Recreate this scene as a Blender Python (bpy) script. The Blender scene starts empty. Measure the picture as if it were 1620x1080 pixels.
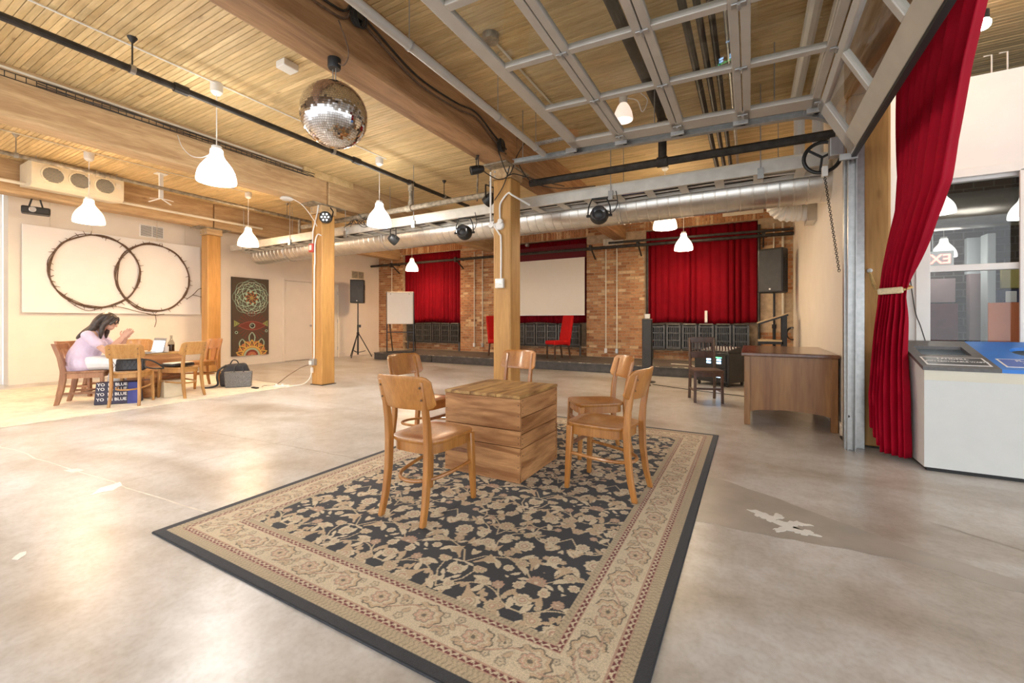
import bpy, bmesh, math, random
import numpy as np
from mathutils import Vector, Matrix

scene = bpy.context.scene
COL = scene.collection
R = math.radians
rng = random.Random(7)

# ------------------------------------------------------------------ camera
F, HC, CX, CY = 675.0, 1.15, 810.0, 508.0        # focal length and horizon in 1620x1080 pixels
YAW = math.atan(377 / 675)
SY, CYW = math.sin(YAW), math.cos(YAW)
cam = bpy.data.objects.new('camera', bpy.data.cameras.new('camera'))
COL.objects.link(cam)
cam.location = (0, 0, HC)
cam.rotation_euler = (R(90), 0, YAW)
cam.data.sensor_width = 36
cam.data.lens = F / 1620 * 36
cam.data.shift_y = -(540 - CY) / 1620
cam.data.clip_start = 0.05
scene.camera = cam

# ------------------------------------------------------------------ world and exposure
W = bpy.data.worlds.new('World'); scene.world = W; W.use_nodes = True
bgn = W.node_tree.nodes['Background']
bgn.inputs[0].default_value = (0.90, 0.95, 1.0, 1)      # daylight through the open window side behind the camera
bgn.inputs[1].default_value = 1.25
vs = scene.view_settings
vs.view_transform = 'Standard'; vs.look = 'None'; vs.gamma = 1.0; vs.use_curve_mapping = False
vs.exposure = 1.12

def onX(x, y, X):
    r = (x - CX) / F; dx, dy = r * CYW - SY, r * SY + CYW; t = X / dx
    return Vector((X, dy * t, HC - (y - CY) / F * t))
def onY(x, y, Y):
    r = (x - CX) / F; dx, dy = r * CYW - SY, r * SY + CYW; t = Y / dy
    return Vector((dx * t, Y, HC - (y - CY) / F * t))
def onZ(x, y, Z=0.0):
    d = F * (HC - Z) / (y - CY); l = (x - CX) / F * d
    return Vector((l * CYW - d * SY, l * SY + d * CYW, Z))

# ------------------------------------------------------------------ materials
def newmat(name):
    m = bpy.data.materials.new(name); m.use_nodes = True
    nt = m.node_tree; nt.nodes.clear()
    out = nt.nodes.new('ShaderNodeOutputMaterial')
    b = nt.nodes.new('ShaderNodeBsdfPrincipled')
    nt.links.new(b.outputs[0], out.inputs[0])
    return m, nt, b
def N(nt, t, **kw):
    n = nt.nodes.new(t)
    for k, v in kw.items():
        if k.startswith('i_'):
            n.inputs[k[2:]].default_value = v
        else: setattr(n, k, v)
    return n
def ramp(nt, stops, fac=None):
    n = nt.nodes.new('ShaderNodeValToRGB')
    el = n.color_ramp.elements
    while len(el) > 1: el.remove(el[-1])
    el[0].position = stops[0][0]; el[0].color = (*stops[0][1], 1)
    for p, c in stops[1:]:
        e = el.new(p); e.color = (*c, 1)
    if fac is not None: nt.links.new(fac, n.inputs[0])
    return n
def mixc(nt, a, b, fac, mode='MIX'):
    n = nt.nodes.new('ShaderNodeMix'); n.data_type = 'RGBA'; n.blend_type = mode
    for idx, s in ((6, a), (7, b), (0, fac)):
        if isinstance(s, (int, float)): n.inputs[idx].default_value = s
        elif isinstance(s, tuple): n.inputs[idx].default_value = (*s, 1)
        else: nt.links.new(s, n.inputs[idx])
    return n.outputs[2]
def coords(nt, scale=(1, 1, 1), rand=True):
    tc = N(nt, 'ShaderNodeTexCoord'); mp = N(nt, 'ShaderNodeMapping')
    nt.links.new(tc.outputs['Object'], mp.inputs[0]); mp.inputs['Scale'].default_value = scale
    if rand:
        oi = N(nt, 'ShaderNodeObjectInfo'); mu = N(nt, 'ShaderNodeMath', operation='MULTIPLY'); mu.inputs[1].default_value = 41.0
        nt.links.new(oi.outputs['Random'], mu.inputs[0]); nt.links.new(mu.outputs[0], mp.inputs['Location'])
    return mp.outputs[0]
def bump(nt, b, h, strength=.2, dist=.01):
    bp = N(nt, 'ShaderNodeBump'); bp.inputs['Strength'].default_value = strength; bp.inputs['Distance'].default_value = dist
    nt.links.new(h, bp.inputs['Height']); nt.links.new(bp.outputs[0], b.inputs['Normal'])

def plain(name, c, rough=.5, metal=0.0, var=.12, scale=8, bmp=0.0, emit=None, es=0.0, coat=0.0, sheen=0.0, spec=.5):
    m, nt, b = newmat(name)
    n = N(nt, 'ShaderNodeTexNoise'); n.inputs['Scale'].default_value = scale; n.inputs['Detail'].default_value = 5
    nt.links.new(coords(nt), n.inputs['Vector'])
    lo = tuple(max(0, v * (1 - var)) for v in c); hi = tuple(min(1, v * (1 + var)) for v in c)
    r = ramp(nt, [(.3, lo), (.7, hi)], n.outputs[0])
    nt.links.new(r.outputs[0], b.inputs['Base Color'])
    b.inputs['Roughness'].default_value = rough; b.inputs['Metallic'].default_value = metal; b.inputs['Specular IOR Level'].default_value = spec
    if coat: b.inputs['Coat Weight'].default_value = coat; b.inputs['Coat Roughness'].default_value = .1
    if sheen: b.inputs['Sheen Weight'].default_value = sheen; b.inputs['Sheen Roughness'].default_value = .4
    if bmp: bump(nt, b, n.outputs[0], bmp)
    if emit: b.inputs['Emission Color'].default_value = (*emit, 1); b.inputs['Emission Strength'].default_value = es
    return m

def wood(name, dark, light, axis=0, scale=9, stretch=9, rough=.45, var=.18, knots=.0, coat=0.0, seg=0.0, bmp=.08, contrast=(.32, .68), dist=.9):
    m, nt, b = newmat(name)
    sc = [1.0, 1.0, 1.0]; sc[axis] = 1.0 / stretch
    v = coords(nt, tuple(sc))
    n = N(nt, 'ShaderNodeTexNoise'); n.inputs['Scale'].default_value = scale; n.inputs['Detail'].default_value = 7; n.inputs['Distortion'].default_value = dist
    nt.links.new(v, n.inputs['Vector'])
    n2 = N(nt, 'ShaderNodeTexNoise'); n2.inputs['Scale'].default_value = scale * 7; n2.inputs['Detail'].default_value = 3
    nt.links.new(v, n2.inputs['Vector'])
    r = ramp(nt, [(contrast[0], dark), (contrast[1], light)], n.outputs[0])
    r2 = ramp(nt, [(.35, (.72, .68, .62)), (.6, (1, 1, 1))], n2.outputs[0])
    c = mixc(nt, r.outputs[0], r2.outputs[0], .55, 'MULTIPLY')
    if knots:
        sk = [2.2, 2.2, 2.2]; sk[axis] = .9
        vk = N(nt, 'ShaderNodeTexVoronoi'); vk.inputs['Scale'].default_value = 1.5
        nt.links.new(coords(nt, tuple(sk)), vk.inputs['Vector'])
        rk = ramp(nt, [(.03, (.30, .16, .07)), (.085, (1, 1, 1))], vk.outputs['Distance'])
        c = mixc(nt, c, rk.outputs[0], knots, 'MULTIPLY')
    oi = N(nt, 'ShaderNodeObjectInfo')
    val = oi.outputs['Random']
    if seg:                                           # boards butt-jointed along their length: each length its own tone
        tc = N(nt, 'ShaderNodeTexCoord'); sx = N(nt, 'ShaderNodeSeparateXYZ'); nt.links.new(tc.outputs['Object'], sx.inputs[0])
        ad = N(nt, 'ShaderNodeMath', operation='MULTIPLY_ADD'); ad.inputs[1].default_value = 1 / seg
        mu = N(nt, 'ShaderNodeMath', operation='MULTIPLY'); mu.inputs[1].default_value = 57.3; nt.links.new(val, mu.inputs[0])
        nt.links.new(sx.outputs[axis], ad.inputs[0]); nt.links.new(mu.outputs[0], ad.inputs[2])
        fl = N(nt, 'ShaderNodeMath', operation='FLOOR'); nt.links.new(ad.outputs[0], fl.inputs[0])
        wn = N(nt, 'ShaderNodeTexWhiteNoise', noise_dimensions='1D'); nt.links.new(fl.outputs[0], wn.inputs['W'])
        val = wn.outputs['Value']
    mr = N(nt, 'ShaderNodeMapRange'); mr.inputs['To Min'].default_value = 1 - var; mr.inputs['To Max'].default_value = 1 + var * .6
    nt.links.new(val, mr.inputs[0])
    hs = N(nt, 'ShaderNodeHueSaturation'); nt.links.new(mr.outputs[0], hs.inputs['Value']); nt.links.new(c, hs.inputs['Color'])
    nt.links.new(hs.outputs[0], b.inputs['Base Color'])
    b.inputs['Roughness'].default_value = rough
    if coat: b.inputs['Coat Weight'].default_value = coat; b.inputs['Coat Roughness'].default_value = .18
    if bmp: bump(nt, b, n2.outputs[0], bmp, .004)
    return m

def attrmat(name, rough=.9, attr='col', fuzz=0.0, sheen=0.0):
    m, nt, b = newmat(name)
    a = N(nt, 'ShaderNodeVertexColor'); a.layer_name = attr
    c = a.outputs[0]
    if fuzz:
        n = N(nt, 'ShaderNodeTexNoise'); n.inputs['Scale'].default_value = 260; n.inputs['Detail'].default_value = 2
        nt.links.new(coords(nt, rand=False), n.inputs['Vector'])
        r = ramp(nt, [(.3, (1 - fuzz,) * 3), (.7, (1, 1, 1))], n.outputs[0])
        c = mixc(nt, c, r.outputs[0], 1.0, 'MULTIPLY'); bump(nt, b, n.outputs[0], .5, .004)
    nt.links.new(c, b.inputs['Base Color']); b.inputs['Roughness'].default_value = rough
    if sheen: b.inputs['Sheen Weight'].default_value = sheen
    return m

def brickmat(name, island):
    m, nt, b = newmat(name)
    src = N(nt, 'ShaderNodeNewGeometry').outputs['Random Per Island'] if island else N(nt, 'ShaderNodeObjectInfo').outputs['Random']
    r = ramp(nt, [(0, (.30, .125, .05)), (.18, (.40, .18, .075)), (.4, (.47, .235, .105)), (.6, (.52, .28, .13)), (.78, (.36, .15, .06)), (.9, (.60, .40, .22)), (1, (.66, .47, .28))], src)
    n = N(nt, 'ShaderNodeTexNoise'); n.inputs['Scale'].default_value = 14; n.inputs['Detail'].default_value = 5
    nt.links.new(coords(nt, rand=not island), n.inputs['Vector'])
    r2 = ramp(nt, [(.3, (.72, .70, .68)), (.65, (1.05, 1.03, 1.0))], n.outputs[0])
    nt.links.new(mixc(nt, r.outputs[0], r2.outputs[0], .8, 'MULTIPLY'), b.inputs['Base Color'])
    b.inputs['Roughness'].default_value = .85; bump(nt, b, n.outputs[0], .4, .006)
    return m

def glassmat(name, tint=(1, 1, 1), rough=0.0):
    m = bpy.data.materials.new(name); m.use_nodes = True; nt = m.node_tree; nt.nodes.clear()
    out = N(nt, 'ShaderNodeOutputMaterial'); mx = N(nt, 'ShaderNodeMixShader'); tr = N(nt, 'ShaderNodeBsdfTransparent'); gl = N(nt, 'ShaderNodeBsdfGlossy')
    lw_ = N(nt, 'ShaderNodeLayerWeight'); lw_.inputs[0].default_value = .5          # Schlick reflectance, the same from both sides of the pane
    pw = N(nt, 'ShaderNodeMath', operation='POWER'); pw.inputs[1].default_value = 5.0; nt.links.new(lw_.outputs['Facing'], pw.inputs[0])
    fr = N(nt, 'ShaderNodeMath', operation='MULTIPLY_ADD'); fr.inputs[1].default_value = .6; fr.inputs[2].default_value = .035; nt.links.new(pw.outputs[0], fr.inputs[0])
    tr.inputs[0].default_value = (*tint, 1); gl.inputs['Roughness'].default_value = rough
    nt.links.new(fr.outputs[0], mx.inputs[0]); nt.links.new(tr.outputs[0], mx.inputs[1]); nt.links.new(gl.outputs[0], mx.inputs[2]); nt.links.new(mx.outputs[0], out.inputs[0])
    return m
def emis(name, c, s):
    m, nt, b = newmat(name)
    b.inputs['Base Color'].default_value = (.9, .9, .88, 1); b.inputs['Roughness'].default_value = .5
    b.inputs['Emission Color'].default_value = (*c, 1); b.inputs['Emission Strength'].default_value = s
    return m

def concrete():
    m, nt, b = newmat('polished_concrete')
    v = coords(nt, (1, 1, 1), rand=False)
    def noise(s, d=6, dist=0.0, vec=v):
        n = N(nt, 'ShaderNodeTexNoise'); n.inputs['Scale'].default_value = s; n.inputs['Detail'].default_value = d; n.inputs['Distortion'].default_value = dist
        nt.links.new(vec, n.inputs['Vector']); return n.outputs[0]
    vr = N(nt, 'ShaderNodeMapping'); nt.links.new(N(nt, 'ShaderNodeTexCoord').outputs['Object'], vr.inputs[0])
    vr.inputs['Rotation'].default_value = (0, 0, YAW * .5); vr.inputs['Scale'].default_value = (.55, 1.25, 1)
    a = noise(.95, 8, 1.0, vr.outputs[0]); c2 = noise(2.2, 5, .2); fine = noise(45, 5); mid = noise(11, 9, .3)
    r1 = ramp(nt, [(.30, (.40, .355, .30)), (.42, (.495, .465, .425)), (.54, (.585, .575, .56)), (.68, (.67, .67, .67))], a)
    r2 = ramp(nt, [(.28, (.74, .70, .65)), (.50, (1, 1, 1))], c2)
    r3 = ramp(nt, [(.34, (.86, .84, .81)), (.62, (1, 1, 1))], mid)
    r4 = ramp(nt, [(.30, (.82, .80, .78)), (.58, (1, 1, 1))], fine)
    c = mixc(nt, r1.outputs[0], r2.outputs[0], .85, 'MULTIPLY'); c = mixc(nt, c, r3.outputs[0], .9, 'MULTIPLY'); c = mixc(nt, c, r4.outputs[0], .7, 'MULTIPLY')
    nt.links.new(c, b.inputs['Base Color'])
    rr = ramp(nt, [(.30, (.285,) * 3), (.7, (.33,) * 3)], a)
    nt.links.new(rr.outputs[0], b.inputs['Roughness'])
    b.inputs['Specular IOR Level'].default_value = .55
    return m

M = {}
M['concrete'] = concrete()
M['patch'] = plain('concrete_patch', (.40, .37, .33), .35, var=.14, scale=5)
M['spill'] = plain('white_paint_spill', (.85, .85, .82), .35, var=.04)
M['crack'] = plain('floor_crack', (.42, .38, .33), .7, var=.3, scale=20)
M['cracklight'] = plain('floor_crack_filler', (.72, .69, .64), .5, var=.15, scale=20)
M['cream'] = plain('cream_wall_paint', (.82, .75, .655), .75, var=.03, scale=3)
M['white_wall'] = plain('white_wall_paint', (.86, .85, .83), .75, var=.03, scale=3)
M['white'] = plain('white_gloss_paint', (.85, .84, .81), .45, var=.03)
M['canvas'] = plain('primed_canvas', (.88, .86, .84), .85, var=.02, scale=3)
M['pine'] = wood('pine_ceiling_board', (.63, .45, .215), (.77, .59, .32), 0, scale=7, stretch=10, rough=.6, var=.15, knots=.55, seg=1.7)
M['ceil_dark'] = plain('dark_board_gap', (.16, .09, .035), .9)
M['beam'] = wood('beam_timber', (.44, .28, .14), (.61, .43, .24), 1, scale=9, stretch=9, rough=.65, var=.08, knots=.6, contrast=(.36, .62))
M['beam_brown_shaded'] = wood('brown_shaded_beam_timber', (.30, .155, .07), (.48, .28, .135), 1, scale=9, stretch=9, rough=.65, var=.08, knots=.6, contrast=(.36, .62))  # browner wood, darkened further to carry the shade on the main beam
M['column'] = wood('column_timber', (.46, .235, .065), (.58, .325, .105), 2, scale=6, stretch=12, rough=.55, var=.08, knots=.35)
M['honey'] = wood('honey_oak', (.37, .135, .022), (.52, .225, .05), 2, scale=16, stretch=12, rough=.34, var=.14, coat=.6, bmp=.04, contrast=(.30, .70), dist=.3)
M['honey_light'] = wood('light_worn_oak', (.44, .21, .055), (.56, .31, .105), 2, scale=16, stretch=12, rough=.38, var=.12, coat=.25, bmp=.04)
M['redwood'] = wood('red_brown_wood', (.26, .11, .05), (.40, .20, .10), 2, scale=9, stretch=6, rough=.4, var=.1, coat=.2, bmp=.04)
M['darkwood'] = wood('dark_stained_wood', (.06, .028, .018), (.12, .06, .038), 2, scale=9, stretch=6, rough=.35, var=.1, coat=.25, bmp=.04)
M['desk'] = wood('desk_oak', (.24, .10, .026), (.36, .175, .052), 2, scale=7, stretch=10, rough=.4, var=.06, coat=.2, bmp=.04)
M['desktop'] = wood('desk_top_mahogany', (.13, .055, .03), (.22, .10, .055), 1, scale=7, stretch=10, rough=.22, var=.05, coat=.4, bmp=.02)
M['crate'] = wood('crate_plank', (.33, .135, .042), (.62, .32, .13), 0, scale=13, stretch=9, rough=.6, var=.14, knots=.75, bmp=.25, contrast=(.36, .60))
M['crateY'] = wood('crate_plank_side', (.33, .135, .042), (.62, .32, .13), 1, scale=13, stretch=9, rough=.6, var=.14, knots=.75, bmp=.25, contrast=(.36, .60))
M['cratetop'] = wood('crate_top_board', (.24, .11, .028), (.58, .35, .125), 1, scale=11, stretch=5, rough=.5, var=.12, knots=.5, bmp=.15, contrast=(.36, .58))
M['nail'] = plain('rusty_nail', (.12, .06, .03), .6)
M['lightwood'] = wood('pale_beech', (.56, .40, .22), (.68, .52, .32), 0, scale=8, stretch=8, rough=.5, var=.06)
M['frame'] = plain('door_frame_aluminium', (.50, .475, .435), .4, .2, var=.05)
M['frame2'] = plain('door_bottom_rail', (.50, .47, .40), .45, .2, var=.05)
M['galv'] = plain('galvanised_steel', (.42, .42, .41), .36, .85, var=.12, scale=25)
M['duct'] = plain('spiral_duct_steel', (.64, .61, .56), .30, .92, var=.08, scale=10)
M['steel'] = plain('grey_steel', (.45, .45, .45), .4, .8, var=.1)
M['tray'] = plain('cable_tray_zinc', (.60, .58, .53), .5, .45, var=.1)
M['raceway'] = plain('cream_raceway', (.70, .64, .52), .5, var=.05)
M['iron'] = plain('black_iron_pipe', (.045, .04, .035), .5, .4, var=.4, scale=12)
M['rustpipe'] = plain('galvanised_weathered_pipe', (.30, .26, .20), .5, .5, var=.45, scale=14)
M['black'] = plain('black_plastic', (.012, .012, .012), .45, var=.2)
M['blackmetal'] = plain('black_painted_metal', (.02, .02, .021), .4, .2, var=.2)
M['stage'] = plain('black_stage_paint', (.055, .05, .047), .55, var=.35, scale=9)
M['stagetop'] = plain('worn_stage_top', (.10, .085, .072), .6, var=.35, scale=5)
M['scuff'] = plain('scuffed_edge', (.34, .30, .24), .8, var=.5, scale=30)
M['radiator'] = plain('cast_iron_radiator', (.10, .095, .09), .42, .5, var=.25, scale=15)
M['velvet'] = plain('red_velvet', (.18, .0015, .007), .8, var=.1, scale=5, spec=.1)
M['velvet2'] = plain('crimson_drape', (.36, .002, .018), .7, var=.08, scale=5, spec=.12)
M['darkvelvet'] = plain('dark_red_valance', (.12, .004, .010), .8, var=.1)
M['redcloth'] = plain('red_upholstery', (.50, .008, .008), .8, var=.06, spec=.2)
M['screen'] = plain('projection_screen', (.82, .76, .66), .8, var=.01)
M['paper'] = plain('white_paper', (.88, .85, .80), .8, var=.015)
M['brick'] = brickmat('single_brick', False)
M['brickstuff'] = brickmat('brick_mass', True)
M['mortar'] = plain('mortar', (.46, .34, .22), .95, var=.2, scale=12, bmp=.3)
M['glass'] = glassmat('clear_glass', (.93, .94, .93))
M['bottle'] = glassmat('bottle_glass', (.85, .85, .82))
M['mirror'] = plain('mirror_tile', (.80, .77, .76), .06, 1.0, var=.04)
M['grout'] = plain('mirror_ball_core', (.18, .15, .14), .6)
M['skin'] = plain('skin', (.62, .36, .26), .5, var=.05, scale=10)
M['hair'] = plain('dark_brown_hair', (.05, .035, .028), .38, var=.5, scale=30)
M['lilac'] = plain('lilac_blouse', (.66, .56, .72), .85, var=.06, scale=30)
M['jeans'] = plain('white_trousers', (.80, .81, .84), .85, var=.04, scale=20)
M['navy'] = plain('navy_nylon', (.035, .04, .11), .5, var=.3)
M['bagblue'] = plain('blue_bag_side', (.05, .06, .30), .45, var=.2)
M['bagdark'] = plain('printed_bag_front', (.035, .03, .06), .5, var=.25)
M['leather'] = plain('black_leather', (.02, .02, .022), .35, var=.3, scale=30, bmp=.1)
M['charcoal'] = plain('charcoal_canvas_bag', (.035, .036, .042), .7, var=.3, scale=20)
M['tote'] = plain('grey_pattern_tote', (.16, .155, .15), .55, var=.75, scale=120)
M['rug2'] = plain('cream_woven_rug', (.72, .66, .55), .95, var=.14, scale=9, bmp=.3)
M['binbody'] = plain('bin_laminate', (.68, .70, .69), .5, var=.02)
M['binedge'] = plain('bin_edge_cream', (.72, .69, .58), .5, var=.03)
M['binblack'] = plain('bin_top_charcoal', (.12, .115, .115), .4, var=.15, scale=40)
M['binblue'] = plain('bin_top_blue', (.035, .22, .72), .4, var=.05)
M['bluesign'] = plain('blue_bin_sign', (.02, .10, .50), .3, var=.05)
M['blacksign'] = plain('black_bin_sign', (.05, .05, .05), .3, var=.05)
M['signwhite'] = plain('sign_white', (.9, .9, .9), .4, var=.02)
M['rope'] = plain('gold_rope', (.62, .42, .16), .7, var=.2, scale=60)
M['rope2'] = plain('pale_rope_wrap', (.72, .60, .38), .7, var=.15, scale=60)
M['acbody'] = plain('beige_ac_casing', (.72, .64, .48), .5, var=.04)
M['grille'] = plain('dark_grille', (.035, .034, .033), .5, var=.2)
M['twig'] = plain('brown_twig', (.14, .085, .055), .8, var=.4, scale=40)
M['plastic'] = plain('white_plastic', (.80, .79, .76), .4, var=.03)
M['redplastic'] = plain('red_alarm', (.55, .06, .04), .4, var=.08)
M['darklens'] = plain('dark_lamp_lens', (.05, .05, .055), .08, .2, var=.1)
M['lens'] = plain('lamp_lens', (.55, .55, .56), .1, .3, var=.1)
M['led'] = emis('led_white', (.9, .95, 1), 1.2)
M['ledgreen'] = emis('led_green', (.05, 1, .3), 3.0)
M['ledblue'] = emis('led_blue_display', (.25, .55, 1), 5.0)
M['laptopscreen'] = emis('laptop_screen', (.62, .80, 1), 1.6)
M['lamp_warm'] = emis('pendant_warm', (1, .78, .50), 1.3)
M['lamp_mid'] = emis('pendant_neutral', (1, .97, .93), 1.5)
M['lamp_soft'] = emis('pendant_soft', (1, .86, .66), 1.3)
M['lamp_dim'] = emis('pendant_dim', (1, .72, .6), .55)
M['lamp_hall'] = emis('pendant_hall', (1, .97, .92), .75)
M['exit'] = emis('exit_sign_red', (1, .12, .08), 1.6)
M['hallgrey'] = plain('hall_grey_paint', (.22, .23, .22), .7, var=.06)
M['hallred'] = plain('hall_dark_red', (.16, .035, .035), .6, var=.2)
M['hallmauve'] = plain('hall_mauve_door', (.34, .25, .25), .6, var=.06)
M['hallpale'] = plain('hall_pale_column', (.62, .68, .70), .6, var=.04)
M['orange'] = plain('orange_poster', (.62, .20, .08), .6, var=.05)
M['yellow'] = plain('yellow_paint', (.62, .52, .16), .6, var=.05)
M['bulb'] = emis('hall_bulb', (1, .93, .85), 20.0)
def hallbrick():
    m, nt, b = newmat('hall_brick_far'); t = N(nt, 'ShaderNodeTexBrick'); mp = N(nt, 'ShaderNodeMapping'); tc = N(nt, 'ShaderNodeTexCoord')
    mp.inputs['Rotation'].default_value = (R(90), 0, 0); nt.links.new(tc.outputs['Object'], mp.inputs[0]); nt.links.new(mp.outputs[0], t.inputs[0])
    t.inputs['Color1'].default_value = (.13, .095, .075, 1); t.inputs['Color2'].default_value = (.20, .15, .12, 1); t.inputs['Mortar'].default_value = (.25, .22, .19, 1); t.inputs['Scale'].default_value = 2.3
    nt.links.new(t.outputs[0], b.inputs['Base Color']); b.inputs['Roughness'].default_value = .9; return m
M['hallbrick'] = hallbrick()
M['soil'] = plain('bin_contents', (.05, .055, .04), .7, var=.6, scale=25)
M['thermo'] = plain('thermostat_plastic', (.80, .78, .72), .4, var=.02)
M['dimglass'] = plain('dark_drink', (.10, .04, .02), .2)
M['rugedge'] = plain('rug_binding', (.045, .048, .055), .95, var=.2, scale=60)

# ------------------------------------------------------------------ mesh builder
OFF = {}
class MB:
    def __init__(s): s.v = []; s.f = []
    def add(s, vs_, fs):
        o = len(s.v); s.v += [tuple(v) for v in vs_]; s.f += [tuple(i + o for i in f) for f in fs]; return s
    def box(s, x0, x1, y0, y1, z0, z1):
        return s.add([(x0, y0, z0), (x1, y0, z0), (x1, y1, z0), (x0, y1, z0), (x0, y0, z1), (x1, y0, z1), (x1, y1, z1), (x0, y1, z1)],
                     [(0, 3, 2, 1), (4, 5, 6, 7), (0, 1, 5, 4), (1, 2, 6, 5), (2, 3, 7, 6), (3, 0, 4, 7)])
    def obox(s, c, size, rot=None):
        hx, hy, hz = [k / 2 for k in size]; c = Vector(c)
        vs_ = [Vector(p) for p in [(-hx, -hy, -hz), (hx, -hy, -hz), (hx, hy, -hz), (-hx, hy, -hz), (-hx, -hy, hz), (hx, -hy, hz), (hx, hy, hz), (-hx, hy, hz)]]
        if rot is not None: vs_ = [rot @ v for v in vs_]
        return s.add([v + c for v in vs_], [(0, 3, 2, 1), (4, 5, 6, 7), (0, 1, 5, 4), (1, 2, 6, 5), (2, 3, 7, 6), (3, 0, 4, 7)])
    def bar(s, a, b, w, h, up=(0, 0, 1)):
        a, b = Vector(a), Vector(b); d = b - a; L = d.length; d.normalize(); u = Vector(up)
        if abs(d.dot(u)) > .98: u = Vector((1, 0, 0))
        x = d.cross(u).normalized(); z = x.cross(d)
        return s.obox((a + b) / 2, (w, L, h), Matrix((x, d, z)).transposed())
    def tube(s, pts, r, n=8, cap=True, closed=False):
        pts = [Vector(p) for p in pts]; k = len(pts); rs = r if isinstance(r, (list, tuple)) else [r] * k
        o = len(s.v); ref = None
        for i, p in enumerate(pts):
            if closed: t = pts[(i + 1) % k] - pts[i - 1]
            else: t = pts[min(i + 1, k - 1)] - pts[max(i - 1, 0)]
            t = t.normalized() if t.length > 1e-9 else Vector((0, 0, 1))
            if ref is None: ref = Vector((0, 0, 1)) if abs(t.z) < .9 else Vector((1, 0, 0))
            x = ref - t * ref.dot(t)
            x = x.normalized() if x.length > 1e-6 else t.orthogonal().normalized()
            ref = x; y = t.cross(x)
            for j in range(n):
                a = 2 * math.pi * j / n; s.v.append(tuple(p + (x * math.cos(a) + y * math.sin(a)) * rs[i]))
        m = k if closed else k - 1
        for i in range(m):
            for j in range(n):
                a = o + i * n + j; b = o + i * n + (j + 1) % n; c = o + ((i + 1) % k) * n + (j + 1) % n; d = o + ((i + 1) % k) * n + j
                s.f.append((a, b, c, d))
        if cap and not closed:
            s.f.append(tuple(o + j for j in reversed(range(n)))); s.f.append(tuple(o + (k - 1) * n + j for j in range(n)))
        return s
    def lathe(s, prof, n=24, c=(0, 0, 0), axis=2, closed=False):
        o = len(s.v); k = len(prof)
        for r, z in prof:
            for j in range(n):
                a = 2 * math.pi * j / n; p = [r * math.cos(a), r * math.sin(a), z]
                if axis == 0: p = [p[2], p[0], p[1]]
                if axis == 1: p = [p[1], p[2], p[0]]
                s.v.append((p[0] + c[0], p[1] + c[1], p[2] + c[2]))
        for i in range(k if closed else k - 1):
            i2 = (i + 1) % k
            for j in range(n):
                s.f.append((o + i * n + j, o + i * n + (j + 1) % n, o + i2 * n + (j + 1) % n, o + i2 * n + j))
        if not closed:
            if prof[0][0] > 1e-5: s.f.append(tuple(o + j for j in reversed(range(n))))
            if prof[-1][0] > 1e-5: s.f.append(tuple(o + (k - 1) * n + j for j in range(n)))
        return s
    def ball(s, c, r, n=16, m=10, sc=(1, 1, 1), rot=None):
        vs_ = [Vector((0, 0, -r))]; fs = []
        for i in range(1, m):
            a = -math.pi / 2 + math.pi * i / m
            for j in range(n):
                b = 2 * math.pi * j / n; vs_.append(Vector((r * math.cos(a) * math.cos(b), r * math.cos(a) * math.sin(b), r * math.sin(a))))
        vs_.append(Vector((0, 0, r)))
        for j in range(n): fs.append((0, 1 + (j + 1) % n, 1 + j))
        for i in range(m - 2):
            for j in range(n):
                a = 1 + i * n
                fs.append((a + j, a + (j + 1) % n, a + n + (j + 1) % n, a + n + j))
        L = len(vs_) - 1; a = 1 + (m - 2) * n
        for j in range(n): fs.append((a + j, a + (j + 1) % n, L))
        c = Vector(c); out = []
        for v in vs_:
            v = Vector((v.x * sc[0], v.y * sc[1], v.z * sc[2]))
            if rot is not None: v = rot @ v
            out.append(v + c)
        return s.add(out, fs)
    def prism(s, poly, z0, z1, fn=None):
        n = len(poly); fn = fn or (lambda x, y, z: (x, y, z))
        vs_ = [fn(x, y, z0) for x, y in poly] + [fn(x, y, z1) for x, y in poly]
        return s.add(vs_, [tuple(reversed(range(n))), tuple(range(n, 2 * n))] + [(i, (i + 1) % n, n + (i + 1) % n, n + i) for i in range(n)])
    def sheet(s, fn, nu, nv):
        o = len(s.v)
        for i in range(nu + 1):
            for j in range(nv + 1): s.v.append(tuple(fn(i / nu, j / nv)))
        w = nv + 1
        for i in range(nu):
            for j in range(nv): s.f.append((o + i * w + j, o + (i + 1) * w + j, o + (i + 1) * w + j + 1, o + i * w + j + 1))
        return s
    def mesh(s, name):
        me = bpy.data.meshes.new(name); me.from_pydata(s.v, [], s.f); me.update()
        bm = bmesh.new(); bm.from_mesh(me); bmesh.ops.recalc_face_normals(bm, faces=bm.faces); bm.to_mesh(me); bm.free()
        return me
    def build(s, name, mat, parent=None, smooth=35, bevel=0, thick=0, seg=2):
        if parent is not None:
            o_ = OFF.get(parent.name, Vector((0, 0, 0)))
            if o_.length: s.v = [(a - o_.x, b - o_.y, c - o_.z) for a, b, c in s.v]
        me = s.mesh(name)
        me.materials.append(M[mat] if isinstance(mat, str) else mat)
        if smooth:
            me.shade_smooth(); me.set_sharp_from_angle(angle=R(smooth))
        o = bpy.data.objects.new(name, me); COL.objects.link(o)
        if parent is not None:
            o.parent = parent; OFF[o.name] = OFF.get(parent.name, Vector((0, 0, 0)))
        if thick:
            md = o.modifiers.new('thick', 'SOLIDIFY'); md.thickness = thick; md.offset = 0
        if bevel:
            md = o.modifiers.new('bevel', 'BEVEL'); md.width = bevel; md.segments = seg; md.limit_method = 'ANGLE'; md.angle_limit = R(40)
        return o

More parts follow.
